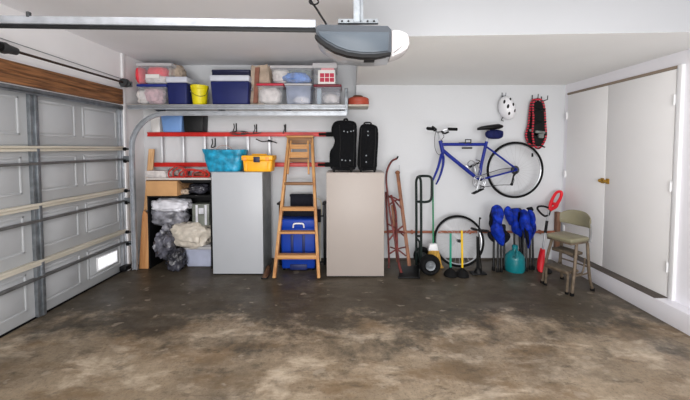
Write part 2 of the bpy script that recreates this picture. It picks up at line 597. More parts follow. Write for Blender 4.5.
# ---- garage door
door = thing('door_1', 'grey sectional garage door with galvanised stiles', None, (XL, 2.0, 0))
door['kind'] = 'structure'
SH = .519
bays = [(2.89 - 1.15 * k, 3.98 - 1.15 * k if k else 3.985) for k in range(4)]
for s in range(4):
    z0 = s * SH + .004
    b = MB()
    b.bb(XL - .085, XL - .04, -.62, 4.0, z0, z0 + SH - .008, .004)
    b.mi = 1
    for (ya, yb) in bays:
        mid = (ya + yb) / 2 - .03
        for (p, q) in ((ya + .05, mid - .045), (mid + .045, yb - .035)):
            za, zb = z0 + .10, z0 + SH - .085
            for (y0, y1, z1, z2) in ((p, q, za, za + .02), (p, q, zb - .02, zb), (p, p + .02, za, zb), (q - .02, q, za, zb)):
                b.bb(XL - .043, XL - .033, y0, y1, z1, z2, .006)
            b.bb(XL - .043, XL - .037, p + .035, q - .035, za + .035, zb - .035, .004)
    sec = b.build('door_section', ['gd', 'gd_ridge'], door)
    if s == 0:
        b = MB()
        b.bb(XL - .04, XL - .024, 3.575, 3.885, .155, .315, .004)
        wi = b.build('vent_window', 'trim_white', sec)
        for i in range(2):
            b = MB(); b.bb(XL - .03, XL - .02, 3.588 + i * .146, 3.73 + i * .146, .17, .30, .002)
            b.build('pane', 'pane', wi)
stile_y = [2.895 - 1.15 * k for k in range(4)] + [3.995]
for yy in stile_y:
    for s in range(4):
        z0 = s * SH + .01
        b = MB()
        w = .032 if yy < 3.9 else .028
        b.bb(XL - .045, XL - .008, yy - w, yy + w * .25, z0, z0 + SH - .02, .003)
        b.bb(XL - .03, XL + .006, yy + w * .1, yy + w, z0, z0 + SH - .02, .003)
        b.build('stile', 'galv' if yy < 3.9 else 'galv_l', door)
for k in (1, 2, 3):
    zz = k * SH
    b = MB()
    b.bb(XL - .04, XL + .012, -.6, 4.0, zz - .012, zz + .012, .004)
    b.bb(XL - .04, XL + .002, -.6, 4.0, zz - .038, zz - .014, .004)
    b.build('wooden_rail', 'cream', door)
    b = MB()
    b.bb(XL - .04, XL + .012, -.6, 4.0, zz - .152, zz - .14, .002)
    b.bb(XL, XL + .008, -.6, 4.0, zz - .16, zz - .135, .002)
    b.build('stiffening_strut', 'strutm', door)
    for dz in (0, -.15):
        b = MB()
        b.lathe([(.0, 0), (.022, 0), (.022, .02), (.010, .022), (.010, .08), (0, .08)], (XL + .02, 3.99, zz + dz - .02), (1, 0, 0), 12)
        b.build('roller', 'black_m', door)
b = MB()
b.bb(XL - .04, XL + .02, -.6, 4.0, 2.035, 2.045, .002)
b.bb(XL + .01, XL + .02, -.6, 4.0, 2.02, 2.072, .002)
b.build('top_strut', 'galv', door)
b = MB(); b.bb(XL - .09, XL - .03, -.6, 4.0, -.0, .018, .005)
b.build('bottom_seal', 'rubber', door)
b = MB(); b.bb(XL - .02, XL + .06, 3.9, 4.01, .03, .09, .008)
b.build('bottom_bracket', 'black_m', door)

# ---- garage door track
tk = thing('garage_door_track', 'galvanised curved door track running in front of the storage shelf', 'track', (-2.7, 4.0, 0))
XT, YT = -2.70, 3.985


def channel(path, w, d):
    """C-section track swept in the XZ plane"""
    prof = [(-w / 2, -d / 2), (-w / 2, d / 2), (w / 2, d / 2), (w / 2, -d / 2), (w / 2 - .008, -d / 2), (w / 2 - .008, d / 2 - .006), (-w / 2 + .008, d / 2 - .006), (-w / 2 + .008, -d / 2)]
    rings = []
    for i, p in enumerate(path):
        t = (path[min(i + 1, len(path) - 1)] - path[max(i - 1, 0)]).normalized()
        nrm = Vector((-t.z, 0, t.x))
        rings.append([p + nrm * a + Vector((0, c, 0)) for a, c in prof])
    return rings


zlow, rad = 1.975, .44
path = [Vector((XT, YT, .02)), Vector((XT, YT, 1.0)), Vector((XT, YT, zlow - rad))]
for i in range(1, 15):
    a = pi - (pi / 2) * i / 14
    path.append(Vector((XT + rad + rad * cos(a), YT, zlow - rad + rad * sin(a))))
path += [Vector((-1.2, YT, zlow)), Vector((-.04, YT, zlow))]
b = MB(); b.loft(channel(path, .055, .03))
b.build('curved_rail', 'galv_l', tk)
b = MB(); b.loft(channel([Vector((-2.74, YT, 2.052)), Vector((-1.4, YT, 2.052)), Vector((-.04, YT, 2.052))], .055, .03))
b.bb(-2.74, -.04, YT - .012, YT + .012, 2.046, 2.058, .003)
b.build('upper_rail', 'galv_l', tk)
b = MB()
x = W(346.2, 100, YT).x
b.bb(x - .022, x + .022, YT + .02, YT + .026, 1.975, 2.29, .004)
b.bb(x + .016, x + .022, YT + .02, YT + .06, 1.975, 2.28, .003)
b.lathe([(0, 0), (.014, 0), (.014, .012), (0, .012)], (x, YT + .018, 2.26), (0, -1, 0), 10)
b.bb(x - .02, x + .02, YT, 4.40, 2.03, 2.036, .002)
b.build('end_bracket', 'galv', tk)
for zz in (.35, .9, 1.42):
    b = MB(); b.bb(XL, XT + .01, YT + .01, YT + .03, zz - .03, zz + .03, .004)
    b.build('wall_bracket', 'galv', tk)

# ---- torsion shaft above the header
ts = thing('torsion_shaft', 'dark steel torsion shaft above the wooden door header', 'garage door shaft', (-2.7, 2.0, 2.33))
zt = 2.33
b = MB(); b.tube([(-2.7, .4, zt), (-2.7, 4.0, zt)], .011, 10)
b.build('shaft', mat('brown_black_shaft', (62, 46, 38), .45, .4, var=.2), ts)
b = MB()
b.tube([(-2.7, .5, zt), (-2.7, 2.52, zt)], .036, 14)
for i in range(60):
    b.torus((-2.7, .9 + i * .027, zt), .036, .009, (0, 1, 0), 14, 5)
b.build('spring', 'black_m', ts)
b = MB(); b.lathe([(.0, 0), (.04, 0), (.046, .03), (.036, .06), (.03, .12), (.014, .13), (0, .13)], (-2.7, 2.52, zt), (0, 1, 0), 16)
b.build('winding_cone', 'galv_d', ts)
b = MB(); b.lathe([(.0, 0), (.046, 0), (.05, .01), (.036, .016), (.036, .05), (.05, .056), (.05, .066), (.02, .07), (.02, .12), (0, .12)], (-2.7, 3.86, zt), (0, 1, 0), 20)
b.build('cable_drum', 'galv_d', ts)
for yy in (3.99, 2.405):
    b = MB(); b.bb(XL, -2.67, yy - .005, yy + .005, zt - .035, zt + .035, .004)
    b.build('bearing_plate', 'galv', ts)
b = MB(); b.tube([(XL + .01, .4, H + .90), (XL + .01, 2.5, H + .885), (XL + .01, 4.0, H + .85)], .0035, 6)
tag(b.build('wall_cable', 'galv', loc=(XL, 3, 2.4)), 'thin grey cable running along the wall over the torsion shaft', 'cable')

# ---- closet doors in the right wall
Y0, Y1, Y2 = 4.33, 3.66, 2.90
ZD0, ZD1 = .181, 2.255
b = MB()
b.bb(XR - .03, XR + .01, Y2 - .055, Y2 - .012, ZD0 - .01, ZD1 + .03, .006)
struct('trim_6', b, 'trim_white', 'white vertical casing on the near side of the closet doors')
b = MB(); b.bb(XR - .02, XR + .01, Y2 - .012, Y0 + .02, ZD1 + .004, ZD1 + .03, .003)
struct('trim_7', b, mat('brownish_strip', (150, 134, 118), .7, var=.1), 'brownish strip over the closet doors')  # brownish strip along the tops of the closet doors
for n, (ya, yb) in (('door_2', (Y1 + .005, Y0)), ('door_3', (Y2, Y1 - .005))):
    d = thing(n, None, None, (XR, ya, ZD0))
    d['kind'] = 'structure'
    d['label'] = 'flat white closet door at the far end of the right wall' if n == 'door_2' else 'flat white closet door nearest the camera on the right wall'
    b = MB(); b.bb(XR - .022, XR + .01, ya, yb, ZD0, ZD1, .004)
    b.build('door_panel', 'door_white', d)
    yk = ya + .03 if n == 'door_2' else yb - .035
    b = MB()
    zk = 1.175
    b.bb(XR - .03, XR - .02, yk - .022, yk + .022, zk - .03, zk + .03, .003)
    b.lathe([(0, 0), (.008, 0), (.008, .015), (.018, .022), (.02, .032), (.012, .04), (0, .042)], (XR - .028, yk, zk), (-1, 0, 0), 14)
    b.build('knob', 'gold', d)
    yh = yb + .0 if n == 'door_2' else ya + .0
    for zz in (.46, 1.2, 1.98):
        b = MB(); b.bb(XR - .032, XR - .018, yh - .008, yh + .014, zz - .04, zz + .04, .004)
        b.tube([(XR - .033, yh, zz - .05), (XR - .033, yh, zz + .05)], .007, 8)
        b.build('hinge', 'trim_white', d)

# ================================================================== GARAGE DOOR OPENER
YO = 1.76
op = thing('garage_door_opener', 'grey ceiling-hung garage door opener with a white light cover', 'garage door opener', W(355, 45, YO + .1))
top = [(316, 26.5), (320, 24), (388, 25.5), (391.5, 29)]
arc = [(391.5, 52), (386, 53.5), (375, 54.5), (362, 54.5), (348, 52.5), (336, 48.5), (326, 43), (319, 37.5), (315.5, 33)]
b = MB(); b.ppx(top + arc, YO + .012, .19, .006)
b.build('housing', mat('opener_housing', (56, 62, 70), .4, var=.04), op)
b = MB(); b.ppx([(318, 31), (389.5, 32), (388, 50.5), (375, 52), (362, 52), (348, 50), (337, 46), (327, 40.5), (320, 35.5)], YO, .02, .003)
b.build('front_panel', 'ogrey', op)
b = MB(); b.ppx([(315, 34), (319, 37.5), (326, 43), (336, 48.5), (348, 52.5), (362, 54.5), (375, 54.5), (391.5, 52), (391, 54.6), (376, 57.4), (361, 57.4), (347, 55.4), (334, 51.2), (324, 45.4), (317, 39.5), (314.6, 37)], YO - .008, .05, 0)
b.build('dark_trim', 'black', op)
b = MB(); b.ppx([(315.5, 37), (319, 37.5), (326, 43), (336, 48.5), (348, 52.5), (362, 54.5), (375, 54.5), (391, 52), (390.5, 56.8), (376, 58.6), (361, 58.6), (347, 56.8), (334, 52.8), (324, 47.2), (318, 42)], YO + .03, .17, .003)
b.build('belly', 'osilver', op)
b = MB(); q = W(369, 59.4, YO + .08)
b.bb(q.x - .03, q.x + .03, YO + .05, YO + .10, q.z - .014, q.z + .02, .003)
b.build('sensor_window', 'black', op)
b = MB()
prof = [(391, 28.5), (400, 29), (407, 31.5), (410, 36), (410.5, 43), (408.5, 49), (402, 53), (394, 56.5), (389.5, 57.5), (391, 52)]
b.ppx(prof, YO + .02, .13, .02)
b.build('light_cover', 'lens', op)
b = MB()
p0, p1 = W(338, 19.3, YO + .1), W(378, 23.5, YO + .1)
b.bb(p0.x, p1.x, YO + .09, YO + .1, p1.z - .006, p0.z, .002)
b.bb(p0.x, p1.x, YO + .07, YO + .1, p1.z - .008, p1.z - .004, .001)
x = W(358.2, 10, YO + .1).x
b.bb(x - .028, x + .028, YO + .085, YO + .091, p0.z - .02, ZC, .002)
b.bb(x + .012, x + .018, YO + .06, YO + .10, p0.z - .02, ZC, .002)
b.bb(x - .03, x + .03, YO + .03, YO + .11, ZC - .006, ZC, .001)
b.mi = 1
for i in range(6):
    px = 342 + i * 6.4
    if abs(px - 357) > 5:
        q = W(px, 21.3, YO + .088)
        b.lathe([(0, 0), (.006, 0), (.006, .003), (0, .003)], q, (0, -1, 0), 10)
b.build('hanging_bracket', ['galv', 'black_m'], op)
rail = thing('opener_rail', 'long silver opener rail with a dark chain below it', 'rail', W(160, 24, YO + .1))
a, e = W(-60, 19.3, YO + .1), W(316, 24.4, YO + .1)
b = MB(); b.bar(a, e, .044, .03, .004)
b.build('rail', 'galv_l', rail)
dv = Vector((0, .0, -.034))
b = MB(); b.bar(a + dv, e + dv, .022, .014, .004)
n = 150
b.build('chain', 'black_m', rail)
b = MB()
q = W(27, 16.5, YO + .08)
b.bb(q.x - .008, q.x + .008, q.y, q.y + .02, q.z, q.z + .03, .003)
b.build('clip', 'galv_d', rail)
b = MB()
pts = [W(306, -8, YO + .12), W(311, 1, YO + .12), W(316, 8, YO + .12), W(321, 16, YO + .12), W(325.5, 23, YO + .12), W(327, 26.5, YO + .12)]
b.tube(pts, .006, 8, smooth=5)
b.tube([W(314 + 4.5 * cos(t), 1.5 + 3 * sin(t), YO + .115) for t in [i * .5 for i in range(13)]], .005, 6, smooth=3)
tag(b.build('power_cord', 'black', loc=W(316, 8, YO + .12)), 'black power cord looping down to the ceiling-hung opener', 'cord')

# ================================================================== STORAGE SHELF AND WHAT STANDS ON IT
YS = 4.05
ZT = 2.095
sh = thing('storage_shelf', 'long wooden wall shelf behind the door track holding storage bins', 'shelf', (-1.2, 4.3, ZT))
x1 = W(369, 107, YS).x
b = MB(); b.bb(-2.79, x1, YS, YB, ZT - .022, ZT, .003)
b.build('shelf_board', 'shelfwood', sh)
for px in (165, 225, 290, 340):
    x = W(px, 110, YB).x
    b = MB()
    b.prism([(x - .01, YB, ZT - .02), (x - .01, YS + .06, ZT - .02), (x - .01, YS + .06, ZT - .035), (x - .01, YB - .02, ZT - .10), (x - .01, YB, ZT - .10)], (.02, 0, 0), .002)
    b.build('bracket', 'galv', sh)


def bin_(x0, y0, x1, y1, label, lid, lidh=2.4, shell='clear', d=.3, Y=YS + .015, zbase=ZT, lidover=.012, taper=.93, group='clear storage bins on the high shelf', ztop=None):
    """lidded translucent bin; (x0..x1, y0..y1) its front in the photo"""
    xa, xb = W(x0, (y0 + y1) / 2, Y).x, W(x1, (y0 + y1) / 2, Y).x
    zt = ztop if ztop is not None else W((x0 + x1) / 2, y0, Y).z
    t = thing('storage_bin', label, 'bin', ((xa + xb) / 2, Y + d / 2, zbase), group)
    lh = lidh * PX(Y)
    b = MB()
    b.box(((xa + xb) / 2, Y + d / 2, (zbase + zt - lh) / 2), (xb - xa, d, zt - lh - zbase), .014, taper=taper, seg=3)
    b.build('bin_body', shell, t)
    b = MB()
    b.box(((xa + xb) / 2, Y + d / 2, zt - lh - .012), (xb - xa + .014, d + .014, .016), .004)
    b.build('rim', shell, t)
    b = MB()
    b.box(((xa + xb) / 2, Y + d / 2, zt - lh / 2), (xb - xa + lidover * 2, d + lidover * 2, lh), .007, seg=3)
    b.box(((xa + xb) / 2, Y + d / 2, zt + .004), (xb - xa - .04, d - .04, .008), .003)
    b.build('lid', lid, t)
    return (xa, xb, Y, Y + d, zbase, zt)


def lump(name, x0, y0, x1, y1, Y, d, m, label, cat, seed, amp=.2, fr=3, power=.75, zb=None, group=None):
    q0, q1 = W(x0, y1, Y + d / 2), W(x1, y0, Y + d / 2)
    z0 = zb if zb is not None else q0.z
    b = MB()
    b.blob(((q0.x + q1.x) / 2, Y + d / 2, (z0 + q1.z) / 2), ((q1.x - q0.x) / 2, d / 2, (q1.z - z0) / 2), amp, fr, seed, 4, power=power)
    # keep its lowest point on what carries it
    lo = min(v.co.z for v in b.bm.verts)
    bmesh.ops.translate(b.bm, vec=(0, 0, z0 - lo), verts=b.bm.verts)
    return tag(b.build(name, m, loc=((q0.x + q1.x) / 2, Y + d / 2, z0), sharp=60), label, cat, group)


YI = YS + .035
bin_(138, 84.2, 166, 105, 'clear bin with a blue lid at the left end of the shelf', 'lid_blue')
lump('crumpled_cloth', 147, 89, 165, 104, YI, .2, 'cloth_p', 'crumpled pink cloth inside the blue-lidded bin', 'cloth', 1, .2, zb=ZT + .005)
lump('crumpled_cloth', 140, 91, 152, 104, YI, .2, 'cloth_w', 'crumpled white cloth inside the blue-lidded bin', 'cloth', 2, .2, zb=ZT + .005)
z2 = W(150, 84.2, YS + .015).z + .01
bin_(137.5, 63, 171, 84, 'clear bin of coral red things stacked on the blue-lidded bin', 'lid_clear', zbase=z2, lidh=3, taper=.97)
lump('folded_cloth', 150, 67, 169, 81, YI, .2, 'cloth_r', 'coral red folded cloth inside the topmost bin at the left end', 'cloth', 3, .12, zb=z2 + .07)
lump('folded_cloth', 139, 68, 146, 84, YI, .2, 'cloth_r', 'narrow coral red cloth standing at the side of the topmost left bin', 'cloth', 4, .08, zb=z2 + .004)
lump('crumpled_cloth', 148, 76, 170, 84, YI, .22, 'cloth_w', 'greyish cloth at the bottom of the topmost left bin', 'cloth', 5, .15, zb=z2 + .004)
b = MB(); b.px(145.5, 74.2, 159, 77.8, YS + .007, .004, .001)
tag(b.build('paper_label', 'paper', loc=W(152, 76, YS)), 'white paper label stuck on the bin of coral red things', 'label')
lump('grocery_bag', 171, 67, 184, 80, YS + .12, .2, 'bag_tan', 'crumpled tan bag behind the white-lidded navy cooler', 'bag', 6, .25, zb=W(175, 80, YS + .1).z)

# small cooler with a pale lid
YC = YS + .005


def cooler(x0, y0, x1, y1, ylid, label, d, skew=0., Y=YC, lidm='lidw'):
    xa, xb = W(x0, y1, Y).x, W(x1, y1, Y).x
    zl, zt = W(x0, ylid, Y).z, W(x0, y0, Y).z
    t = thing('drink_cooler', label, 'cooler', ((xa + xb) / 2, Y + d / 2, ZT))
    xm = (xa + xb) / 2
    R = Matrix.Rotation(skew, 3, 'Z')
    c = Vector((xm, Y + d / 2, 0))
    b = MB(); b.box(c + Vector((0, 0, (ZT + zl) / 2)), (xb - xa, d, zl - ZT), .016, R, taper=.93, seg=3)
    b.build('cooler_body', 'navy', t)
    b = MB(); b.box(c + Vector((0, 0, (zl + zt) / 2)), (xb - xa + .014, d + .014, zt - zl), .014, R, seg=3)
    b.build('lid', lidm, t)
    hw = (xb - xa) / 2 + .012
    for s in (-1, 1):
        b = MB(); b.tube([c + R @ Vector((s * hw, 0, zl - .03)), c + R @ Vector((s * hw, -d * .28, zl - .10)), c + R @ Vector((s * hw, d * .28, zl - .10)), c + R @ Vector((s * hw, 0, zl - .03))], .006, 6)
        b.build('handle', 'lidw', t)
    return t


cooler(167, 76.5, 187, 104.6, 82.5, 'small navy cooler with a pale lid left of the yellow bucket', .3, .0)
cooler(210.5, 75, 249, 104.6, 81, 'large navy cooler with a pale lid right of the yellow bucket', .26)
b = MB(); b.px(212, 69.5, 250, 104, YC + .285, .05, .008)
b.box(W(231, 71.5, YC + .31), (.5, .062, .03), .008)
tag(b.build('cooler_tray', 'navy_d', loc=W(231, 104, YC + .3)), 'dark navy tray standing up behind the large navy cooler', 'tray')
# yellow bucket
bk = thing('bucket', 'small yellow plastic bucket between the two navy coolers', 'bucket', (W(199.5, 104, 4.17).x, 4.17, ZT))
c = Vector((W(200, 104, 4.17).x, 4.17, ZT))
hb = W(200, 86, 4.17).z - ZT
b = MB(); b.lathe([(0, 0), (.078, 0), (.082, .006), (.102, hb * .8), (.108, hb * .82), (.11, hb), (.1, hb), (.098, hb * .8), (.076, .012), (0, .012)], c, n=28)
b.build('pail', 'yellow', bk)
b = MB(); b.tube([c + Vector((-.11, 0, hb * .9)), c + Vector((-.06, -.095, hb * .62)), c + Vector((.03, -.108, hb * .42)), c + Vector((.1, -.06, hb * .5)), c + Vector((.11, 0, hb * .9))], .003, 6, smooth=4)
b.build('bail', 'wire', bk)
# paper bag
t = thing('paper_bag', 'crumpled tan and red-brown paper bag between navy cooler and red-lidded bin', 'bag', (W(262, 104, 4.2).x, 4.2, ZT))
b = MB()
q0, q1 = W(250, 104, YS + .15), W(272, 66, YS + .15)
xm, hw, zt = (q0.x + q1.x) / 2, (q1.x - q0.x) / 2, q1.z
rings = []
for i in range(9):
    f = i / 8
    ring = []
    for j in range(28):
        a = 2 * pi * j / 28
        r = 1 + .08 * sin(5 * a + i) + .12 * noise.noise(Vector((cos(a) * 2, sin(a) * 2, f * 4)))
        sx, sy = math.copysign(abs(cos(a)) ** .5, cos(a)), math.copysign(abs(sin(a)) ** .5, sin(a))
        dz = .03 * noise.noise(Vector((cos(a) * 3, sin(a) * 3, 9))) if i == 8 else 0
        ring.append(Vector((xm + sx * hw * r * (1 - .12 * f), YS + .2 + sy * .1 * r * (1 - .1 * f), ZT + (zt - ZT) * f + dz)))
    rings.append(ring)
b.loft(rings)
b.build('bag', 'bag_tan', t)
b = MB()
b.prism([W(253, 103, YS + .06), W(257.5, 103, YS + .06), W(259.5, 67, YS + .08), W(255, 67.5, YS + .08)], (0, .02, 0), .004)
b.build('folded_side', 'bag_brown', t)
# row of clear bins
bin_(257.5, 83.5, 283, 105, 'clear bin with a bright red lid beside the tan paper bag', 'lid_red', lidh=2)
lump('folded_cloth', 260, 88, 281, 104, YI, .2, 'cloth_w', 'white folded cloth filling the red-lidded bin beside the paper bag', 'cloth', 8, .12, zb=ZT + .005)
bin_(285.5, 83.5, 311, 105, 'clear bin of grey-blue things between the two red-lidded bins', 'lid_clear', lidh=2, shell='clear_b')
lump('folded_cloth', 288, 88, 309, 99, YI, .2, 'cloth_g', 'grey-blue cloth in the middle bin of the lower row', 'cloth', 9, .2, zb=ZT + .07)
lump('crumpled_cloth', 294, 97, 310, 104.5, YI - .01, .2, 'cloth_w', 'white cloth at the bottom of the middle lower bin', 'cloth', 10, .15, zb=ZT + .005)
za = W(290, 83.5, YS + .015).z + .01
bin_(271, 65.5, 312, 83.5, 'wide clear bin of bright blue cloth stacked on the lower row', 'lid_clear', zbase=za, lidh=2.6, Y=YS + .02, shell='clear')
lump('crumpled_cloth', 283, 74, 310, 83.5, YI, .22, 'cloth_b', 'bright blue cloth inside the wide upper bin', 'cloth', 11, .22, zb=za + .005)
lump('crumpled_cloth', 274, 71, 290, 83, YI + .04, .18, 'cloth_w', 'pale grey cloth at the side of the wide upper bin', 'cloth', 12, .25, zb=za + .005)
lump('crumpled_cloth', 290, 68.5, 311, 75, YI + .05, .18, 'cloth_gr', 'dull green cloth on top inside the wide upper bin', 'cloth', 13, .25, zb=za + .10)
bin_(314.5, 84.5, 340.5, 105, 'clear bin with a dark red lid at the right end of the row', 'lid_dred', lidh=2.2, shell='clear_d')
b = MB(); b.px(317, 88, 321, 104, YI, .14, .004)
tag(b.build('cereal_box', mat('pale_blue_card', (182, 204, 218), .7, var=.05), loc=W(319, 104, YI)), 'slim pale blue carton standing in the dark-red-lidded bin', 'box')
lump('crumpled_cloth', 324, 95, 339, 104.5, YI, .2, 'cloth_w', 'white cloth at the bottom of the dark-red-lidded bin', 'cloth', 14, .2, zb=ZT + .005)
zb_ = W(325, 84.5, YS + .015).z + .01
bin_(313.5, 63, 336, 84.5, 'clear bin holding a red printed carton at the top right', 'lid_clear', zbase=zb_, lidh=5, taper=.97)
ct = thing('printed_carton', 'white carton with rows of red printed shapes in the top right bin', 'carton', W(327, 84, YS + .01))
b = MB(); b.px(318, 70, 335, 83.8, YS + .006, .2, .003)
b.build('carton', 'paper', ct)
b = MB(); b.px(321, 68, 334, 71, YS + .012, .18, .003)
b.build('flap', 'print_pink', ct)
b = MB()
for i in range(3):
    for j in range(2):
        b.px(320 + i * 4.9, 73.2 + j * 4.6, 324.2 + i * 4.9, 77.2 + j * 4.6, YS + .003, .004, .001)
b.build('printed_front', 'print_red', ct)
# orange case at the right end
oc = thing('round_case', 'orange-red round-ended case on the right tip of the shelf', 'case', (W(358.5, 107, 4.15).x, 4.15, ZT))
c = Vector((W(358.5, 107, 4.15).x, 4.16, ZT))
b = MB(); b.lathe([(0, 0), (.95, 0), (1.0, .012), (1.0, .035), (.985, .04), (.985, .046), (1, .05), (.97, .085), (.8, .1), (0, .102)], c, n=32, sq=(.135, .10))
b.build('case_body', 'orange', oc)
b = MB(); b.tube([c + Vector((-.07, 0, .098)), c + Vector((-.05, 0, .12)), c + Vector((.03, 0, .12)), c + Vector((.06, 0, .098))], .011, 8, smooth=4)
b.build('handle', 'leather', oc)

# ================================================================== RED LADDER ON THE WALL, HOOKS, TUBS
YL = 4.345
ld = thing('extension_ladder', 'long red ladder with aluminium rungs hung sideways on the back wall', 'ladder', W(240, 150, YL))
for (xa, ya, xe, ye) in ((148, 134.4, 326, 134.4), (154, 164.6, 325, 164.6)):
    p, q = W(xa, ya, YL), W(xe, ye, YL)
    b = MB()
    z = (p.z + q.z) / 2
    b.bb(p.x, q.x, YL - .018, YL + .018, z - .028, z + .028, .006)
    b.bb(p.x, q.x, YL - .026, YL - .014, z + .018, z + .028, .003)
    b.bb(p.x, q.x, YL - .026, YL - .014, z - .028, z - .018, .003)
    r = b.build('side_rail', 'red', ld)
    for s, xx in ((1, q.x),):
        b = MB()
        b.bb(xx - .10, xx + .10, YL - .024, YL + .024, z - .03, z + .03, .014)
        b.build('end_boot', 'rubber', r)
for i in range(8):
    px = 161 + i * 21.6
    p, q = W(px, 137, YL), W(px, 162.5, YL)
    b = MB(); b.bb(p.x - .022, p.x + .022, YL - .014, YL + .014, q.z - .01, p.z + .01, .008)
    b.build('rung', 'alu', ld)


def hook(px, py, Y, label, grp='black hooks screwed to the back wall', w=.05):
    q = W(px, py, Y)
    b = MB()
    b.bb(q.x - .008, q.x + .008, YB - .008, YB, q.z - .05, q.z + .07, .003)
    yo = min(YL - .035, Y)
    b.tube([(q.x - .006, YB - .004, q.z - .04), (q.x - .012, YB - .05, q.z - .06), (q.x - .01, yo, q.z - .052), (q.x + .01, yo - .002, q.z + .0), (q.x + .004, yo - .002, q.z + .055)], .007, 6, smooth=4)
    return tag(b.build('wall_hook', 'black_m', loc=(q.x, YB, q.z)), label, 'hook', grp)


hook(234.5, 128, YL, 'black wall hook above the ladder with a coiled wire around it')
hook(255, 129, YL, 'black wall hook above the red ladder, over the yellow toolbox')
hook(284.5, 129, YL, 'black wall hook just left of the top of the wooden stepladder')
b = MB()
c = W(237, 132.5, YL - .05)
for k in range(3):
    b.tube([c + Vector((.09 * cos(t) + .03 * k, -.004 * k, .025 * sin(t) - .004)) for t in [i * pi / 6 for i in range(12)]], .004, 6, closed=True, smooth=3)
b.tube([c + Vector((.05, 0, -.01)), c + Vector((.2, 0, -.02)), c + Vector((.32, 0, .0))], .005, 6, smooth=4)
tag(b.build('wire_coil', 'wire', loc=c), 'dark coil of wire draped over the leftmost ladder hook', 'wire')
b = MB()
b.tube([W(256, 139, YL - .04), W(262, 141.5, YL - .045), W(270, 141, YL - .045), W(277, 143, YL - .04)], .007, 8, smooth=5)
b.tube([W(268, 140.5, YL - .045), W(272, 141.5, YL - .045)], .013, 8)
tag(b.build('hose_piece', 'black', loc=W(266, 141, YL)), 'short black strap hanging over the ladder beside the wooden stepladder', 'strap')


def tub(px0, px1, py0, py1, Y, d, m, label, name='plastic_tub', taper=.84):
    xa, xb = W(px0, py0, Y).x, W(px1, py0, Y).x
    zb, zt = W(px0, 133, YL).z, W(px0, py0, Y).z
    zb = (W(148, 134.4, YL).z + W(326, 134.4, YL).z) / 2 + .028
    t = thing(name, label, 'tub', ((xa + xb) / 2, Y + d / 2, zb))
    xm = (xa + xb) / 2
    b = MB(); b.box((xm, Y + d / 2, (zb + zt) / 2), (xb - xa, d, zt - zb), .014, taper=taper, seg=3)
    b.build('tub_body', m, t)
    b = MB(); b.box((xm, Y + d / 2, zt - .008), (xb - xa + .02, d + .02, .022), .008)
    b.build('rim', m, t)
    return t


tub(160, 182, 113, 133, 4.25, .16, 'ltblue', 'light blue plastic tub resting on the red ladder below the shelf')
tub(182.5, 203, 113, 133, 4.25, .16, 'blackbin', 'black plastic tub beside the light blue tub on the red ladder', taper=.92)
tub(150, 159.5, 116, 133, 4.30, .10, 'milk', 'small milky white tub at the left end of the red ladder', taper=.9)

# ================================================================== CABINETS AND WHAT STANDS ON THEM
def cabinet(x0, x1, ytop, ybot, label, m, side, d=.42, rot=0.):
    Y = G((x0 + x1) / 2, ybot).y
    xa, xb = W(x0, 225, Y).x, W(x1, 225, Y).x
    zt = W((x0 + x1) / 2, ytop, Y).z
    xm = (xa + xb) / 2
    t = thing('storage_cabinet', label, 'cabinet', (xm, Y + d / 2, 0))
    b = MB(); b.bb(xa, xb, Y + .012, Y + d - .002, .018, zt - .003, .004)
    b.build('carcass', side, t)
    b = MB(); b.bb(xa, xb, Y, Y + .014, .014, zt - .004, .005)
    b.build('front_panel', m, t)
    b = MB(); b.bb(xa - .003, xb + .003, Y - .002, Y + d, zt - .006, zt, .003)
    b.build('top_panel', m, t)
    b = MB(); b.bb(xa + .01, xb - .01, Y + .01, Y + d - .01, 0, .02, .002)
    b.build('plinth', 'black', t)
    return xa, xb, Y, zt


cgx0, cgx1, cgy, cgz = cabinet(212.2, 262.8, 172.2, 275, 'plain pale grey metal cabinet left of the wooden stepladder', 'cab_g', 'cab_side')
ctx0, ctx1, cty, ctz = cabinet(326.5, 384.2, 172.6, 277.4, 'plain tan metal cabinet right of the wooden stepladder', 'cab_t', 'cab_t')

# teal tote
YT2 = cgy + .07
tt = thing('tote_bag', 'crinkled teal plastic tote bag on the pale grey cabinet', 'bag', (W(225, 171, YT2).x, YT2 + .1, cgz))
b = MB()
rings = []
for i in range(13):
    f = i / 12
    pxa, pxb = 209.5 + (203.5 - 209.5) * f, 241 + (247 - 241) * f
    xa, xb = W(pxa, 160, YT2 + .1).x, W(pxb, 160, YT2 + .1).x
    zt = cgz + (W(225, 149.7, YT2 + .1).z - cgz) * f
    ring = []
    for j in range(40):
        a = 2 * pi * j / 40
        sx, sy = math.copysign(abs(cos(a)) ** .4, cos(a)), math.copysign(abs(sin(a)) ** .5, sin(a))
        nn = 1 + .10 * noise.noise(Vector((sx * 3, sy * 3, f * 3.3)))
        ring.append(Vector(((xa + xb) / 2 + sx * (xb - xa) / 2 * (1 + .3 * (nn - 1)), YT2 + .12 + sy * .12 * nn * (.8 + .2 * f), zt + (.012 * noise.noise(Vector((sx * 2, sy * 2, 5))) if i == 12 else 0))))
    rings.append(ring)
b.loft(rings)
b.build('bag', 'teal', tt)
for dy in (.03, .2):
    b = MB(); b.tube([W(216, 150.5, YT2 + dy), W(219, 146.5, YT2 + dy), W(225, 145.6, YT2 + dy), W(230, 147, YT2 + dy), W(233, 150.5, YT2 + dy)], .006, 6, smooth=5)
    b.build('handle', 'palestrap', tt)
hook(213, 143, YL, 'black wall hook above the teal tote bag')
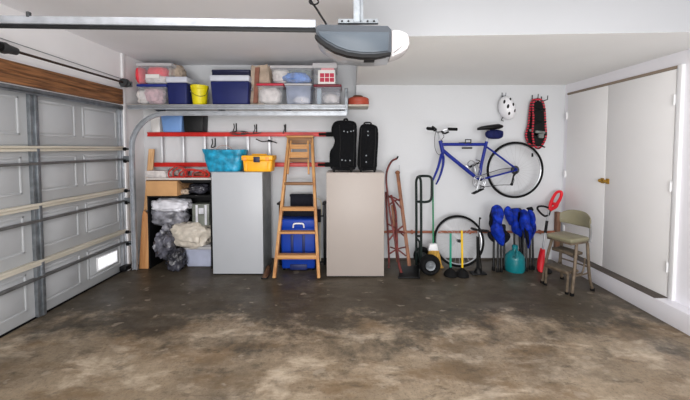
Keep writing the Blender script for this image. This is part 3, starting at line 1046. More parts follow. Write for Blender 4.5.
# yellow toolbox
Yx = cgy + .03
tb = thing('toolbox', 'orange-yellow plastic toolbox with a black latch on the grey cabinet', 'toolbox', (W(257, 171, Yx).x, Yx + .1, cgz))
xa, xb = W(241.5, 164, Yx).x, W(272, 164, Yx).x
zl, zt = W(257, 160.5, Yx).z, W(257, 155.6, Yx).z
xm = (xa + xb) / 2
b = MB(); b.box((xm, Yx + .12, (cgz + zl) / 2), (xb - xa - .012, .2, zl - cgz), .014, taper=.93, seg=3)
for s in (-1, 1):
    b.bb(xm + s * .14 - .02, xm + s * .14 + .02, Yx + .012, Yx + .024, cgz + .01, zl - .02, .004)
b.build('box_body', 'tyellow', tb)
b = MB(); b.box((xm, Yx + .12, (zl + zt) / 2), (xb - xa + .012, .23, zt - zl + .004), .014, seg=3)
b.build('lid', 'tyellow', tb)
b = MB(); p0, p1 = W(253.6, 162.2, Yx), W(259.6, 156.8, Yx)
b.bb(p0.x, p1.x, Yx - .012, Yx + .01, p0.z, p1.z, .004)
b.bb(p0.x + .012, p1.x - .012, Yx - .018, Yx - .006, p0.z + .012, p0.z + .035, .003)
b.build('latch', 'navy_d', tb)
for px in (244.5, 267):
    b = MB(); p0, p1 = W(px - 1.6, 160.6, Yx), W(px + 1.6, 157, Yx)
    b.bb(p0.x, p1.x, Yx - .004, Yx + .01, p0.z, p1.z, .003)
    b.build('side_clip', mat('orange_clip', (246, 158, 70), .5, var=.04), tb)
b = MB(); b.tube([(xm - .09, Yx + .12, zt), (xm - .09, Yx + .12, zt + .012), (xm + .09, Yx + .12, zt + .012), (xm + .09, Yx + .12, zt)], .008, 8)
b.build('handle', 'tyellow', tb)

# suitcases on the tan cabinet
Yz = cty + .06
def suitcase(outline, label, wheels, rivets, d, Y, piping):
    t = thing('suitcase', label, 'suitcase', (W(outline[0][0], 171, Y).x, Y + d / 2, ctz), 'black suitcases on the tan cabinet')
    pts = catmull([W(x, y, Y) for x, y in outline], 3, True)
    lo = min(p.z for p in pts)
    pts = [p + Vector((0, 0, ctz + .018 - lo)) for p in pts]
    b = MB(); b.prism(pts, (0, d, 0))
    cen = sum(pts, Vector()) / len(pts)
    # padded front: shrunken outline standing proud
    q = [cen + (p - cen) * .86 + Vector((0, -.02, 0)) for p in pts]
    b2 = bmesh.new()
    b.prism(q, (0, d * .5, 0), .012)
    b.build('shell', 'suit', t)
    for r in piping:
        b = MB(); b.tube([W(x, y, Y - .022) + Vector((0, 0, 0)) for x, y in r], .006, 6, smooth=4)
        b.build('piping', 'black', t)
    for (x, y) in rivets:
        b = MB(); b.lathe([(0, 0), (.009, 0), (.007, .006), (0, .008)], W(x, y, Y - .018), (0, -1, 0), 10)
        b.build('rivet', 'galv', t)
    for (x, y) in wheels:
        c = W(x, y, Y - .005)
        c.z = ctz + .02
        b = MB(); b.lathe([(0, -.012), (.018, -.012), (.021, 0), (.018, .012), (0, .012)], c, (1, 0, 0), 14)
        b.box(c + Vector((0, .025, .02)), (.045, .05, .04), .008)
        b.build('wheel', 'rubber', t)
    x, y = outline[len(outline) // 2]
    return t


s1 = suitcase([(331, 169), (329.6, 160), (330, 152), (333.5, 146), (334.5, 140), (331.8, 134), (331.6, 127.5), (335, 122), (342, 120.7), (350, 121), (355.6, 123), (357, 130), (356.4, 145), (356.5, 160), (355, 169.6), (343, 171)],
              'bulging black suitcase at the left on the tan cabinet', [(334, 169.5), (351, 169.5)], [(344, 131.2), (347.5, 132), (351, 131.4), (353.6, 130.8), (342, 160), (345.5, 160.5), (350, 160.5)], .2, Yz,
              [[(339.5, 125), (340.5, 140), (340, 155), (340.5, 167)], [(354, 125), (354.4, 140), (354, 155), (353.4, 166)]])
b = MB(); b.tube([W(344, 121.6, Yz + .08), W(344.5, 119.4, Yz + .08), W(347, 119.2, Yz + .08), W(347.5, 121.4, Yz + .08)], .012, 8, smooth=4)
b.build('handle', 'black', s1)
s2 = suitcase([(358.5, 169), (358, 155), (359, 140), (360, 128), (362, 124.4), (368, 123.6), (375, 125), (378, 129), (378.2, 142), (377.2, 158), (376, 168.6), (367, 170.4)],
              'narrow upright black suitcase at the right on the tan cabinet', [(361, 169.5), (374.5, 169.5)], [(368, 131.4), (368, 135.4), (366.2, 155.6), (366.2, 162)], .2, Yz - .01,
              [[(361.8, 128), (361, 140), (360.4, 155), (360.4, 167)], [(375.6, 128), (375.6, 142), (374.6, 158), (374, 167)]])
b = MB(); b.tube([W(364, 124.6, Yz + .08), W(364.8, 122.8, Yz + .08), W(370, 122.6, Yz + .08), W(371.5, 124.4, Yz + .08)], .009, 8, smooth=4)
b.build('handle', 'black', s2)

# ================================================================== WOODEN STEPLADDER
fl, fr = G(274.5, 278.2), G(318.8, 278.2)
YTOP = 4.255
tl, tr = W(289.2, 136.2, YTOP), W(312, 136.2, YTOP)
sl = thing('step_ladder', 'folded wooden stepladder leaning on the red ladder between the cabinets', 'ladder', (fl + fr) / 2)


def lp(f, px):
    """point on the ladder plane: f up from the feet (0..1), px across 0..1"""
    a = fl + (tl - fl) * f
    c = fr + (tr - fr) * f
    return a + (c - a) * px


nrm = (tl - fl).cross(fr - fl).normalized()
if nrm.y > 0:
    nrm = -nrm
zt_ = tl.z


def fz(py):
    """height fraction of the photo row py on the leaning plane"""
    lo, hi = 0., 1.1
    for _ in range(40):
        mid = (lo + hi) / 2
        p = lp(mid, .5)
        zc = p.y * CS - (p.z - H) * SN
        yy = CY - F * (p.y * SN + (p.z - H) * CS) / zc
        if yy > py:
            lo = mid
        else:
            hi = mid
    return lo


for s in (0, 1):
    b = MB(); b.bar(lp(0, s) + Vector((0, 0, .004)), lp(1.0, s), .036, .07, .004, up=nrm)
    b.build('side_rail', 'pine', sl)
for (py, h, dep) in ((256, .05, .09), (232, .026, .09), (208.5, .045, .09), (183.5, .034, .09)):
    f = fz(py)
    b = MB(); a, c = lp(f, .02), lp(f, .98)
    b.box((a + c) / 2 + Vector((0, -.004, 0)), ((c - a).length, dep, h), .005)
    b.build('step', 'pine_x' if py > 200 else 'pine_d', sl)
f = fz(139)
a, c = lp(f, -.08), lp(f, 1.08)
b = MB(); b.box((a + c) / 2 + Vector((0, -.03, .03)), ((c - a).length, .10, .026), .005)
b.build('top_cap', 'pine_x', sl)
b = MB(); b.box((a + c) / 2 + Vector((0, -.045, -.022)), ((c - a).length * .86, .02, .075), .005)
b.build('top_board', 'pine_d', sl)
for s in (.13, .84):
    b = MB(); b.bar(lp(fz(142), s) + nrm * .05, lp(fz(175), s - .02 + .02 * s) + nrm * .05, .022, .03, .003, up=nrm)
    b.build('rear_leg', 'pine', sl)
for (y0, y1, m) in ((145.5, 150, 'pine_x'), (153, 158.6, 'pine_x'), (159, 163, 'pine_d')):
    a, c = lp(fz((y0 + y1) / 2), .12), lp(fz((y0 + y1) / 2), .86)
    b = MB(); b.box((a + c) / 2 + nrm * .05, ((c - a).length, .024, (y1 - y0) * PX(4.2)), .004)
    b.build('cross_slat', m, sl)

# black pole beside the grey cabinet
p = W(269.2, 172, 4.36)
b = MB(); b.tube([(W(269.2, 268, 4.3).x, 4.3, .0), (p.x, 4.385, p.z)], .014, 10)
b.lathe([(0, 0), (.02, 0), (.018, .03), (0, .03)], (W(269.2, 268, 4.3).x, 4.3, 0), n=12)
tag(b.build('pole', 'black', loc=(p.x, 4.3, 0)), 'thin black pole leaning upright beside the grey cabinet', 'pole')
# brown shoe
q = G(268, 277)
shoe = thing('shoe', 'brown leather shoe on the floor at the stepladder\'s left foot', 'shoe', q + Vector((-.01, .04, 0)))
q = q + Vector((-.01, .06, 0))
b = MB()
rings = []
for i in range(9):
    f = i / 8
    wv = .036 * (1 - .25 * (2 * f - 1) ** 2) * (.75 if i in (0, 8) else 1)
    hh = [.045, .075, .085, .075, .06, .05, .045, .04, .02][i]
    cx = q + Vector((-.02, .12 - .24 * f, .012))
    rings.append([cx + Vector((wv * cos(a), 0, max(0, hh * sin(a)) if sin(a) > 0 else 0)) for a in [j * 2 * pi / 16 for j in range(16)]])
b.loft(rings)
b.build('upper', 'leather', shoe)
b = MB(); b.box(q + Vector((-.02, 0, .006)), (.078, .25, .014), .006)
b.build('sole', 'black', shoe)

# ---- charcoal folding chair and blue cooler behind the stepladder
YF2 = 4.22
fc = thing('folding_chair', 'charcoal folding chair with black frame behind the blue cooler', 'chair', (W(302, 270, YF2).x, YF2, 0))
for (xa, xe) in ((280.2, 281), (324.6, 323.8)):
    p = W(xa, 203.5, YF2)
    b = MB(); b.bar((p.x, YF2, 0), (p.x, YF2, p.z), .034, .03, .006)
    b.build('frame_post', 'black_m', fc)
    b = MB(); b.bb(p.x - .025, p.x + .025, YF2 - .1, YF2 + .08, p.z - .004, p.z + .024, .01)
    b.build('arm', 'black', fc)
b = MB()
p0, p1 = W(290.5, 223, YF2 + .03), W(312.8, 194.5, YF2 + .03)
b.bb(p0.x, p1.x, YF2 + .02, YF2 + .05, p0.z - .2, p1.z, .012)
b.bb(p0.x - .006, p1.x + .006, YF2 + .014, YF2 + .056, p1.z - .03, p1.z + .006, .01)
b.build('back_panel', 'char', fc)
b = MB()
p0, p1 = W(283, 222, YF2), W(321, 209, YF2)
b.bb(p0.x, p1.x, YF2 - .02, YF2 + .0, p0.z, p1.z, .008)
b.build('seat', 'char', fc)
for y in (216, 262):
    b = MB(); b.tube([W(280.5, y, YF2), W(324.3, y, YF2)], .011, 8)
    b.build('crossbar', 'black_m', fc)
b = MB()
b.tube([W(314, 199.5, YF2 + .04), W(318, 198.6, YF2 + .03), W(321, 202, YF2 + .03), W(321.4, 212, YF2 + .02), W(320, 228, YF2 + .01), W(320.6, 262, YF2 + .01)], .007, 8, smooth=4)
b.build('wire_loop', mat('pale_wire', (206, 198, 178), .5), fc)

YK = G(298, 271.5).y
ck = thing('rolling_cooler', 'bright blue upright cooler with a white handle behind the stepladder', 'cooler', (W(298, 271, YK).x, YK + .12, 0))
xa, xb = W(280.5, 245, YK).x, W(315.6, 245, YK).x
zl, zt = W(298, 229, YK).z, W(298, 219.5, YK).z
xm = (xa + xb) / 2
b = MB(); b.box((xm, YK + .1, (zl + .02) / 2 + .01), (xb - xa, .19, zl - .02), .02, taper=.95, seg=3)
b.build('cooler_body', 'blueC', ck)
b = MB(); b.box((xm, YK + .1, (zl + zt) / 2), (xb - xa + .01, .2, zt - zl), .022, seg=3)
b.build('lid', 'blueC', ck)
for px in (292, 303.5):
    b = MB(); p0, p1 = W(px - 1.3, 253, YK), W(px + 1.3, 235, YK)
    b.bb(p0.x, p1.x, YK - .004, YK + .02, p0.z, p1.z, .004)
    b.build('groove', 'blueD', ck)
b = MB(); b.tube([W(293.2, 227.5, YK - .0), W(293.6, 224.6, YK - .025), W(295.4, 223.6, YK - .03), W(301.6, 223.6, YK - .03), W(303.4, 224.6, YK - .025), W(304, 227.5, YK)], .01, 8, smooth=4)
b.build('handle', 'trim_white', ck)
b = MB(); p0, p1 = W(290, 270, YK), W(307, 264.5, YK)
b.bb(p0.x, p1.x, YK - .003, YK + .02, p0.z, p1.z, .006)
b.build('recess', 'blueD', ck)
for px in (283.5, 313):
    b = MB(); c = W(px, 270, YK); b.lathe([(0, -.012), (.024, -.012), (.026, 0), (.024, .012), (0, .012)], (c.x, YK + .05, .026), (1, 0, 0), 16)
    b.build('wheel', 'rubber', ck)

# ================================================================== BLACK SHELF UNIT ON THE LEFT
YU = 4.06
ux0, ux1 = W(147, 220, YU).x, W(211.5, 220, YU).x
zu1, zu2 = W(180, 179, YU).z, W(180, 195.4, YU).z
su = thing('shelf_unit', 'black shelf unit with a pale top board beside the garage door track', 'shelf', ((ux0 + ux1) / 2, YU + .16, 0))
b = MB(); b.bb(ux0 - .01, ux1, YU, YB - .03, zu1 - .012, zu1 + .012, .003)
b.build('top_board', 'shelfpale', su)
b = MB(); b.bb(ux0, ux1, YU + .01, YB - .03, zu1 - .05, zu1 - .012, .003)
b.build('apron', 'shelfblack', su)
b = MB(); b.bb(ux0, ux1, YU + .01, YB - .03, zu2 - .03, zu2, .003)
b.build('shelf_board', 'shelfblack', su)
for x in (ux0, ux1 - .02):
    b = MB(); b.bb(x, x + .02, YU + .012, YB - .03, 0.0, zu1 - .012, .003)
    b.build('side_panel', 'shelfblack', su)
b = MB(); b.bb(ux0, ux1, YB - .035, YB - .025, .0, zu1 - .012, .002)
b.build('back_panel', 'shelfblack', su)

# on the top board
q = W(160, 176, 4.2)
b = MB()
for k in range(5):
    b.box((W(160, 176, 4.2).x + random.uniform(-.02, .02), 4.22, zu1 + .0205 + k * .017), (.30 - .012 * k, .2, .016), .006, Matrix.Rotation(random.uniform(-.15, .15), 3, 'Z'))
tag(b.build('newspaper_pile', 'cloth_w', loc=(q.x, 4.22, zu1 + .012)), 'pile of pale folded papers on the black shelf unit beside the red cord', 'papers', kind='stuff')
rc = thing('cord_coil', 'loose coil of red extension cord on top of the black shelf unit', 'cord', (W(188, 178, 4.12).x, 4.12, zu1 + .012))
b = MB()
for k in range(6):
    cx, cy, rx, rz, y = [(177, 174, 8.5, 6.6, 4.07), (192, 174.5, 13, 5, 4.12), (196, 174.5, 13, 4.2, 4.16), (188, 173.5, 15, 4.5, 4.2), (201, 174.8, 8.5, 5, 4.11), (180, 174, 7, 6, 4.13)][k]
    pts = []
    for i in range(16):
        a = 2 * pi * i / 16
        p = W(cx + rx * cos(a), cy + rz * sin(a) * (1 + .15 * sin(3 * a + k)), y + .03 * sin(a))
        p.z = max(p.z, zu1 + .02)
        pts.append(p)
    b.tube(pts, .0075, 6, closed=True, smooth=3)
b.build('cord', 'cordred', rc)
lump('bundled_cable', 170, 168, 188, 178, 4.15, .16, mat('grey_cable_mass', (150, 138, 134), .7, var=.45, scale=22, bump=.6), 'grey tangled cable bundle inside the red cord coil', 'cable', 20, .3, zb=zu1 + .012)
lump('folded_cloth', 195, 172, 209, 178, 4.2, .15, mat('red_brown_cloth', (150, 84, 70), .8, var=.3, scale=18), 'rusty red folded cloth under the red cord on the shelf unit', 'cloth', 21, .2, zb=zu1 + .012)
# cardboard box on the middle shelf
cb = thing('cardboard_box', 'brown cardboard box on the middle shelf of the black unit', 'box', (W(162, 195, YU).x, YU + .1, zu2))
p0, p1 = W(145.5, 188, YU - .06), W(177, 188, YU - .06)
zt = W(162, 181.4, YU - .06).z
b = MB(); b.bb(p0.x, p1.x, YU - .06, YU + .24, zu2 + .001, zt, .003)
b.build('box_body', 'card', cb)
b = MB(); b.bb(p0.x + .002, p1.x - .002, YU - .055, YU + .07, zt, zt + .004, .001)
b.bb(p0.x + .002, p1.x - .002, YU + .08, YU + .235, zt, zt + .004, .001)
b.build('flap', 'card', cb)
b = MB(); b.prism([(p1.x, YU - .05, zt), (p1.x, YU + .2, zt), (p1.x + .09, YU + .22, zt - .07), (p1.x + .09, YU - .02, zt - .09)], (0, 0, -.004))
b.build('side_flap', 'cardd', cb)
lump('black_bag', 190, 184, 209, 195, YU + .03, .2, 'bag_black', 'shiny black bag on the middle shelf right of the cardboard box', 'bag', 22, .25, zb=zu2)
lump('crumpled_paper', 181, 189, 190, 195, YU + .03, .12, 'bag_tan', 'small tan paper lump between cardboard box and black bag', 'paper', 23, .3, zb=zu2)
# lower bay
b = MB()
q = W(172, 213, YU + .06)
lump('white_bag', 154, 199, 190, 213, YU + .0, .24, 'bag_white', 'white plastic bag of bedding at the top of the lower bay', 'bag', 24, .22, zb=W(170, 212, YU + .1).z)
lump('smoky_bag', 150, 206, 187, 229, YU + .05, .24, 'bag_smoke', 'smoky grey clear bag under the white bag in the shelf unit', 'bag', 25, .3, zb=W(170, 228, YU + .15).z)
fb = thing('wrapped_box', 'plastic-wrapped grey-green box at upper right of the lower bay', 'box', W(200, 226, YU))
b = MB(); b.px(192, 204, 209, 226, YU + .05, .2, .01)
b.build('box_body', mat('wrapped_grey', (128, 132, 124), .3, var=.25, scale=10, bump=.3), fb)
b = MB()
for px in (195.5, 204.5):
    b.px(px, 205, px + 2.2, 225, YU + .042, .01, .003)
b.px(198.5, 208, 203.5, 214, YU + .042, .01, .003)
b.build('wrap_crease', 'bag_white', fb)
lump('smoky_bag', 178, 226, 212, 240, YU + .08, .2, 'bag_smoke', 'crinkled clear grey bag below the wrapped grey-green box', 'bag', 27, .3, zb=W(195, 238, YU + .1).z)
cbn = lump('beige_bag', 174, 224, 211, 248, YU - .01, .24, 'bag_beige', 'beige crinkled bag on top of the clear bluish bin', 'bag', 28, .30, zb=W(195, 247.5, YU + .1).z)
Yb2 = G(198, 267.2).y - .0
ztop = W(198, 246.5, Yb2).z
bin_(185.5, 247, 211, 266, 'clear bluish bin on the floor in the lower bay of the shelf unit', 'lid_clear', Y=Yb2 - .0, zbase=.002, d=.26, shell='clear_l', group=None, ztop=ztop, lidh=3)
lump('crumpled_cloth', 187, 252, 209, 265, Yb2 + .02, .2, 'cloth_g', 'grey-blue cloth inside the clear bluish bin on the floor', 'cloth', 29, .2, zb=.01)
gb = thing('garbage_bag', 'shiny black garbage bag slumped on the floor in front of the shelf unit', 'bag', G(170, 270))
q = G(171, 271)
b = MB()
b.blob(W(176.5, 260, q.y + .04), (.11, .11, .15), .30, 3, 33, 4)
lo = min(v.co.z for v in b.bm.verts)
for v in b.bm.verts:
    v.co.z = max(v.co.z, .003)
b.build('bag', 'bag_black', gb, sharp=70)
b = MB(); b.blob(W(165.5, 244, q.y + .10), (.115, .12, .18), .34, 3.2, 31, 4, power=.9)
b.build('bag_body', 'bag_grey', gb, sharp=70)
b = MB(); t = W(167, 228, q.y + .1)
b.blob(t, (.05, .05, .06), .4, 4, 35, 3)
b.build('gathered_neck', 'bag_smoke', gb)

# planks beside the shelf unit
b = MB(); b.bar(W(151, 266.5, 4.12) * 1 + Vector((-.11, 0, 0)), W(151.8, 149, 4.3), .075, .022, .003)
o = b.build('plank', 'plank', loc=(W(148, 267, 4.1).x, 4.12, 0)); tag(o, 'tall pale wooden plank leaning beside the black shelf unit', 'plank')
p0, p1 = G(143.6, 268.8), W(145.6, 215, 4.09)
b = MB(); b.prism([p0 + Vector((-.062, 0, .001)), p0 + Vector((.06, 0, .001)), p1 + Vector((.045, 0, 0)), p1 + Vector((-.03, 0, .06)), p1 + Vector((-.045, 0, .0))], (0, .03, 0), .003)
tag(b.build('plank', 'plank_o', loc=p0), 'short orange wooden board standing next to the door track', 'plank')

# ================================================================== RIGHT SIDE OF THE BACK WALL
pp = thing('wall_pipe', 'thin reddish pipe running low along the back wall to a brown post', 'pipe', W(470, 232, YB))
zp = W(470, 232, YB - .03).z
b = MB(); b.tube([(ctx1 - .1, YB - .03, zp), (W(556, 232, YB - .03).x, YB - .03, zp)], .017, 10)
b.build('pipe', 'pipe', pp)
for px in (412, 470, 540):
    x = W(px, 232, YB - .03).x
    b = MB(); b.bb(x - .012, x + .012, YB - .05, YB, zp - .026, zp + .026, .004)
    b.build('clamp', 'pipe', pp)
b = MB(); p = W(558, 212, YB - .05); b.bb(p.x - .028, p.x + .028, YB - .075, YB - .015, .0, p.z, .005)
b.build('post', 'postw', pp)

# ---- sled
sd = thing('sled', 'old sled with rusty red runners standing upright against the wall', 'sled', G(400, 277))
YA, YBs = 3.92, 4.30     # foot and top depth


def lean(px, py, off=0.):
    f = (277 - py) / 119
    return W(px, py, YA + (YBs - YA) * f + off)


b = MB(); b.tube([lean(396.6, 158.6, -.02), lean(391.5, 161.5, -.02), lean(387.3, 170, -.02), lean(386.2, 180, -.02), lean(387.4, 192, -.02), lean(389.6, 210, -.02), lean(394, 235, -.02), lean(398.4, 258, -.02), lean(401.2, 276.4, -.02)], .0135, 8, smooth=5)
b.build('runner', 'sledred', sd)
b = MB(); b.tube([lean(385.8, 192, .03), lean(386.6, 210, .03), lean(388, 235, .03), lean(389, 258, .03), lean(388.6, 268, .03)], .0125, 8, smooth=5)
b.build('runner', 'sledred', sd)
b = MB(); b.tube([lean(391, 195, -.03), lean(395.5, 212, -.03), lean(396.6, 235, -.03), lean(397.8, 258, -.03), lean(402.5, 277, -.03)], .016, 8, smooth=5)
b.build('runner', 'sledred', sd)
b = MB(); b.bar(lean(397.6, 173, .0), lean(409.4, 266, .0), .045, .016, .004)
b.build('slat', 'sledwood', sd)
b = MB(); b.bar(lean(392.2, 205, .01), lean(397.4, 262, .01), .032, .014, .004)
b.build('slat', 'sledwood', sd)
b = MB(); b.lathe([(0, -.03), (.026, -.02), (.034, 0), (.026, .02), (0, .03)], lean(397.6, 172.6, -.005), (0, 0, 1), 14)
b.build('knob', 'sledwood', sd)
b = MB(); b.tube([lean(396.6, 159, -.02), lean(398, 156.4, -.02)], .012, 8)
b.build('tip', 'black', sd)
for (a, c) in (((387, 197), (400, 201)), ((388, 206), (400.5, 199)), ((388.5, 196), (401.5, 209)), ((388, 224), (404, 236)), ((389, 240), (403, 226)), ((388, 231), (405, 233)), ((389, 254), (406, 247)), ((390, 247), (406, 256))):
    b = MB(); b.tube([lean(a[0], a[1], -.01), lean((a[0] + c[0]) / 2, (a[1] + c[1]) / 2 - 1.5, -.02), lean(c[0], c[1], -.01)], .0105, 6, smooth=4)
    b.build('brace', 'sledred', sd)
b = MB(); b.tube([lean(399.2, 165, -.01), lean(399.3, 172, -.01)], .005, 6)
b.build('cord_loop', 'chrome', sd)

# ---- hand truck
ht = thing('hand_truck', 'dark green hand truck with looped handle and fat black wheels', 'hand truck', G(424, 277))
Yn, Yf = G(421, 270).y, 4.2
for (x, y0, Yq) in ((421, 271.5, 3.98), (416.2, 268, 4.13)):
    p0, p1 = W(x, y0, Yq), W(x, 184, Yq + .03)
    b = MB(); b.tube([(p0.x, Yq, .03), (p0.x, Yq + .015, .6), (p1.x, Yq + .03, p1.z)], .0165, 10)
    b.build('frame_rail', 'greenm', ht)
b = MB()
b.tube([W(416.2, 186, 4.16), W(416.3, 181, 4.16), W(417.5, 177.5, 4.15), W(420, 176.2, 4.13), W(427, 176, 4.08), W(430.4, 177, 4.06), W(431.8, 180, 4.05), W(431.8, 190, 4.05), W(431.6, 197.5, 4.05), W(429.5, 201, 4.05), W(425, 202, 4.04), W(421, 201.8, 4.02), W(417, 201.6, 4.1)], .016, 10, smooth=5)
b.tube([W(421, 186, 4.01), W(420.8, 181, 4.02), W(419.5, 177.5, 4.08), W(417.5, 177, 4.13)], .016, 10, smooth=5)
b.build('loop_handle', 'greenm', ht)
for y in (236, 252):
    b = MB(); b.bar(W(416.5, y, 4.13), W(421, y, 4.0), .02, .03, .004, up=(0, 0, 1))
    b.build('crossbar', 'greenm', ht)
b = MB(); b.tube([W(416.5, 238, 4.1), W(419.5, 243, 4.06), W(419.2, 256, 4.06), W(422, 262, 4.04)], .012, 8, smooth=4)
b.build('brace', 'greenm', ht)
pa, pb, pc, pd = G(398, 279), G(420, 279), G(420, 266.5), G(401, 266.5)
b = MB(); b.prism([v + Vector((0, 0, .004)) for v in (pa, pb, pc, pd)], (0, 0, .014), .003)
b.prism([pb + Vector((0, 0, .006)), pc + Vector((0, 0, .006)), pc + Vector((0, 0, .12)), pb + Vector((0, 0, .12))], (-.012, 0, 0), .002)
b.build('toe_plate', 'black_m', ht)


def truck_wheel(px, py, Y, r):
    c = W(px, py, Y)
    c.z = r + .001
    b = MB()
    b.lathe([(0, -.03), (r * .55, -.03), (r * .6, -.04), (r * .82, -.042), (r * .97, -.022), (r, 0), (r * .97, .022), (r * .82, .042), (r * .6, .04), (r * .55, .03), (0, .03)], c, (0, 1, 0), 36)
    w = b.build('wheel', 'rubber', ht)
    b = MB()
    b.lathe([(0, 0), (r * .48, 0), (r * .46, .008), (r * .3, .004), (r * .2, .004), (r * .18, .02), (0, .022)], c + Vector((0, -.03, 0)), (0, -1, 0), 28)
    b.build('hub', 'galv', w)
    return c


c1 = truck_wheel(430, 264.5, 3.86, .128)
c2 = truck_wheel(422.5, 254, 4.22, .12)
b = MB(); b.tube([c1, c2], .012, 8)
b.build('axle', 'black_m', ht)

# ---- broom
br = thing('broom', 'green-handled broom with yellow bristles behind the hand truck wheel', 'broom', (W(434, 272, 4.1).x, 4.1, 0))
hd = W(433.2, 250, 4.12)
b = MB(); b.tube([hd, W(433.2, 225, 4.2), W(432.7, 178, 4.38)], .0115, 8)
b.build('handle', 'green', br)
b = MB(); b.ppx([(430, 244.5), (437, 244), (438.8, 251), (428.4, 251)], 4.09, .06, .006)
b.build('head', 'trim_white', br)
rings = []
for i, (xa, xb, py, dd) in enumerate(((428.5, 438.5, 250, .03), (427.5, 440, 256, .035), (426.5, 441.5, 264, .04), (425.5, 443.5, 273, .045))):
    l, r_ = W(xa, py, 4.12), W(xb, py, 4.12)
    z = max(l.z, .004) if i < 3 else .004
    rings.append([Vector(((l.x + r_.x) / 2 + (r_.x - l.x) / 2 * math.copysign(abs(cos(t)) ** .5, cos(t)), 4.12 + dd * math.copysign(abs(sin(t)) ** .5, sin(t)), z)) for t in [j * 2 * pi / 24 for j in range(24)]])
b = MB(); b.loft(rings)
b.build('bristles', 'bristle', br)


# ---- wheels
def cycle_wheel(c, r, parent=None, axis=(0, 1, 0), names=True, tr=.017):
    ax = Vector(axis).normalized()
    q = Vector((0, 0, 1)).rotation_difference(ax)
    b = MB(); b.torus(c, r - tr, tr, ax, 72, 10)
    b.build('tyre', 'rubber', parent)
    b = MB(); b.torus(c, r - tr * 2.2, tr * .55, ax, 72, 8)
    b.build('rim', 'chrome', parent)
    b = MB()
    for i in range(28):
        a = 2 * pi * i / 28
        s = .02 if i % 2 else -.02
        h = q @ Vector((.02 * cos(a + .6), .02 * sin(a + .6), s))
        e = q @ Vector(((r - tr * 2.4) * cos(a), (r - tr * 2.4) * sin(a), 0))
        b.tube([Vector(c) + h, Vector(c) + e], .0018, 4, cap=False)
    b.build('spokes', 'spoke', parent)
    b = MB(); b.lathe([(0, -.045), (.008, -.045), (.008, -.03), (.022, -.026), (.022, -.02), (.012, -.015), (.012, .015), (.022, .02), (.022, .026), (.008, .03), (.008, .045), (0, .045)], c, ax, 14)
    b.build('hub', 'black_m', parent)


q = G(459, 271.4)
fw = thing('wheel', 'loose bicycle wheel standing on the floor behind the plungers', 'bicycle wheel', q)
r = .335
tiltv = Vector((0, 1, .16)).normalized()
cw = Vector((W(459, 244, 4.16).x, 4.17, r * .99 + .003))
cycle_wheel(cw, r, fw, (0, 1, -.2))

# ---- plungers
def plunger(pxb, pyb, pxt, pyt, hm, label):
    q = G(pxb, pyb)
    t = thing('plunger', label, 'plunger', q, 'plungers in front of the loose bicycle wheel')
    b = MB(); b.lathe([(0, .0), (.078, 0), (.082, .012), (.072, .04), (.045, .07), (.022, .085), (.016, .105), (0, .105)], q, n=24)
    b.build('cup', 'rubber', t)
    p = W(pxt, pyt, q.y)
    b = MB(); b.tube([(q.x, q.y, .1), (p.x, q.y, p.z)], .0125, 10)
    b.lathe([(0, 0), (.0135, 0), (.012, .012), (0, .014)], (p.x, q.y, p.z), n=10)
    b.build('handle', hm, t)


plunger(450.4, 275.6, 450.6, 234.5, 'greenP', 'black plunger with a green handle nearest the hand truck')
plunger(462.2, 276, 461.8, 231.5, 'yellowP', 'black plunger with a yellow handle between green plunger and floor pump')

# ---- floor pump
q = G(478, 274)
fp = thing('floor_pump', 'black bicycle floor pump with a T handle right of the plungers', 'pump', q)
b = MB(); b.box(q + Vector((0, 0, .012)), (.19, .10, .02), .008)
b.lathe([(0, 0), (.05, 0), (.03, .05), (0, .05)], q + Vector((0, 0, .02)), n=16)
b.build('base', 'black', fp)
pt = W(478, 230, q.y)
b = MB(); b.tube([q + Vector((0, 0, .03)), (pt.x, q.y, pt.z - .08)], .019, 12)
b.build('barrel', 'black_m', fp)
b = MB(); b.tube([(pt.x, q.y, pt.z - .1), (pt.x, q.y, pt.z)], .007, 8)
b.build('rod', 'chrome', fp)
b = MB(); p0, p1 = W(471, 228.2, q.y), W(488.5, 231.2, q.y)
b.tube([p0, pt, p1], [.013, .017, .013, .017, .013], 10, smooth=4)
b.build('handle', 'black', fp)
b = MB(); b.tube([W(479.5, 219, q.y - .02), W(479, 240, q.y - .025), W(480.2, 255, q.y - .03), W(481, 266, q.y - .03), q + Vector((.03, -.03, .04))], .007, 8, smooth=5)
b.tube([W(479.5, 219, q.y - .02), W(480.6, 217.6, q.y - .02)], .013, 8)
b.build('hose', 'rubber', fp)

# ---- bicycle on the wall
YK2 = 4.20
bc = thing('bicycle', 'blue bicycle without its front wheel hung on the back wall', 'bicycle', W(485, 165, YK2))
P = lambda x, y, o=0.: W(x, y, YK2 + o)
b = MB()
b.tube([P(440.3, 140.5), P(443, 153)], .025, 12)
b.tube([P(441, 144.4), P(486, 144.4)], .021, 12)
b.tube([P(442.5, 150), P(450, 156.4), P(478.6, 179.6)], .024, 12)
b.tube([P(486.6, 141.5), P(481.2, 165), P(479, 180)], .0205, 12)
for o in (-.035, .035):
    b.tube([P(486, 146.5, o * .4), P(491, 150, o), P(517, 169.4, o * 1.5)], .012, 8)
    b.tube([P(479.4, 180, o * .5), P(486, 178.2, o), P(517, 170, o * 1.5)], .012, 8)
b.build('frame', 'bike', bc)
b = MB(); b.lathe([(0, -.04), (.022, -.04), (.024, 0), (.022, .04), (0, .04)], P(479, 180), (0, 1, 0), 16)
b.build('bottom_bracket', 'black_m', bc)
b = MB()
b.tube([P(442.8, 152.4), P(441.8, 155, -.0)], .018, 10)
b.tube([P(441.5, 154, -.03), P(440.6, 158, -.045), P(438.2, 167, -.05), P(434.6, 176, -.05), P(431.2, 183.5, -.05)], [.018, .018, .015, .011], 8, smooth=5)
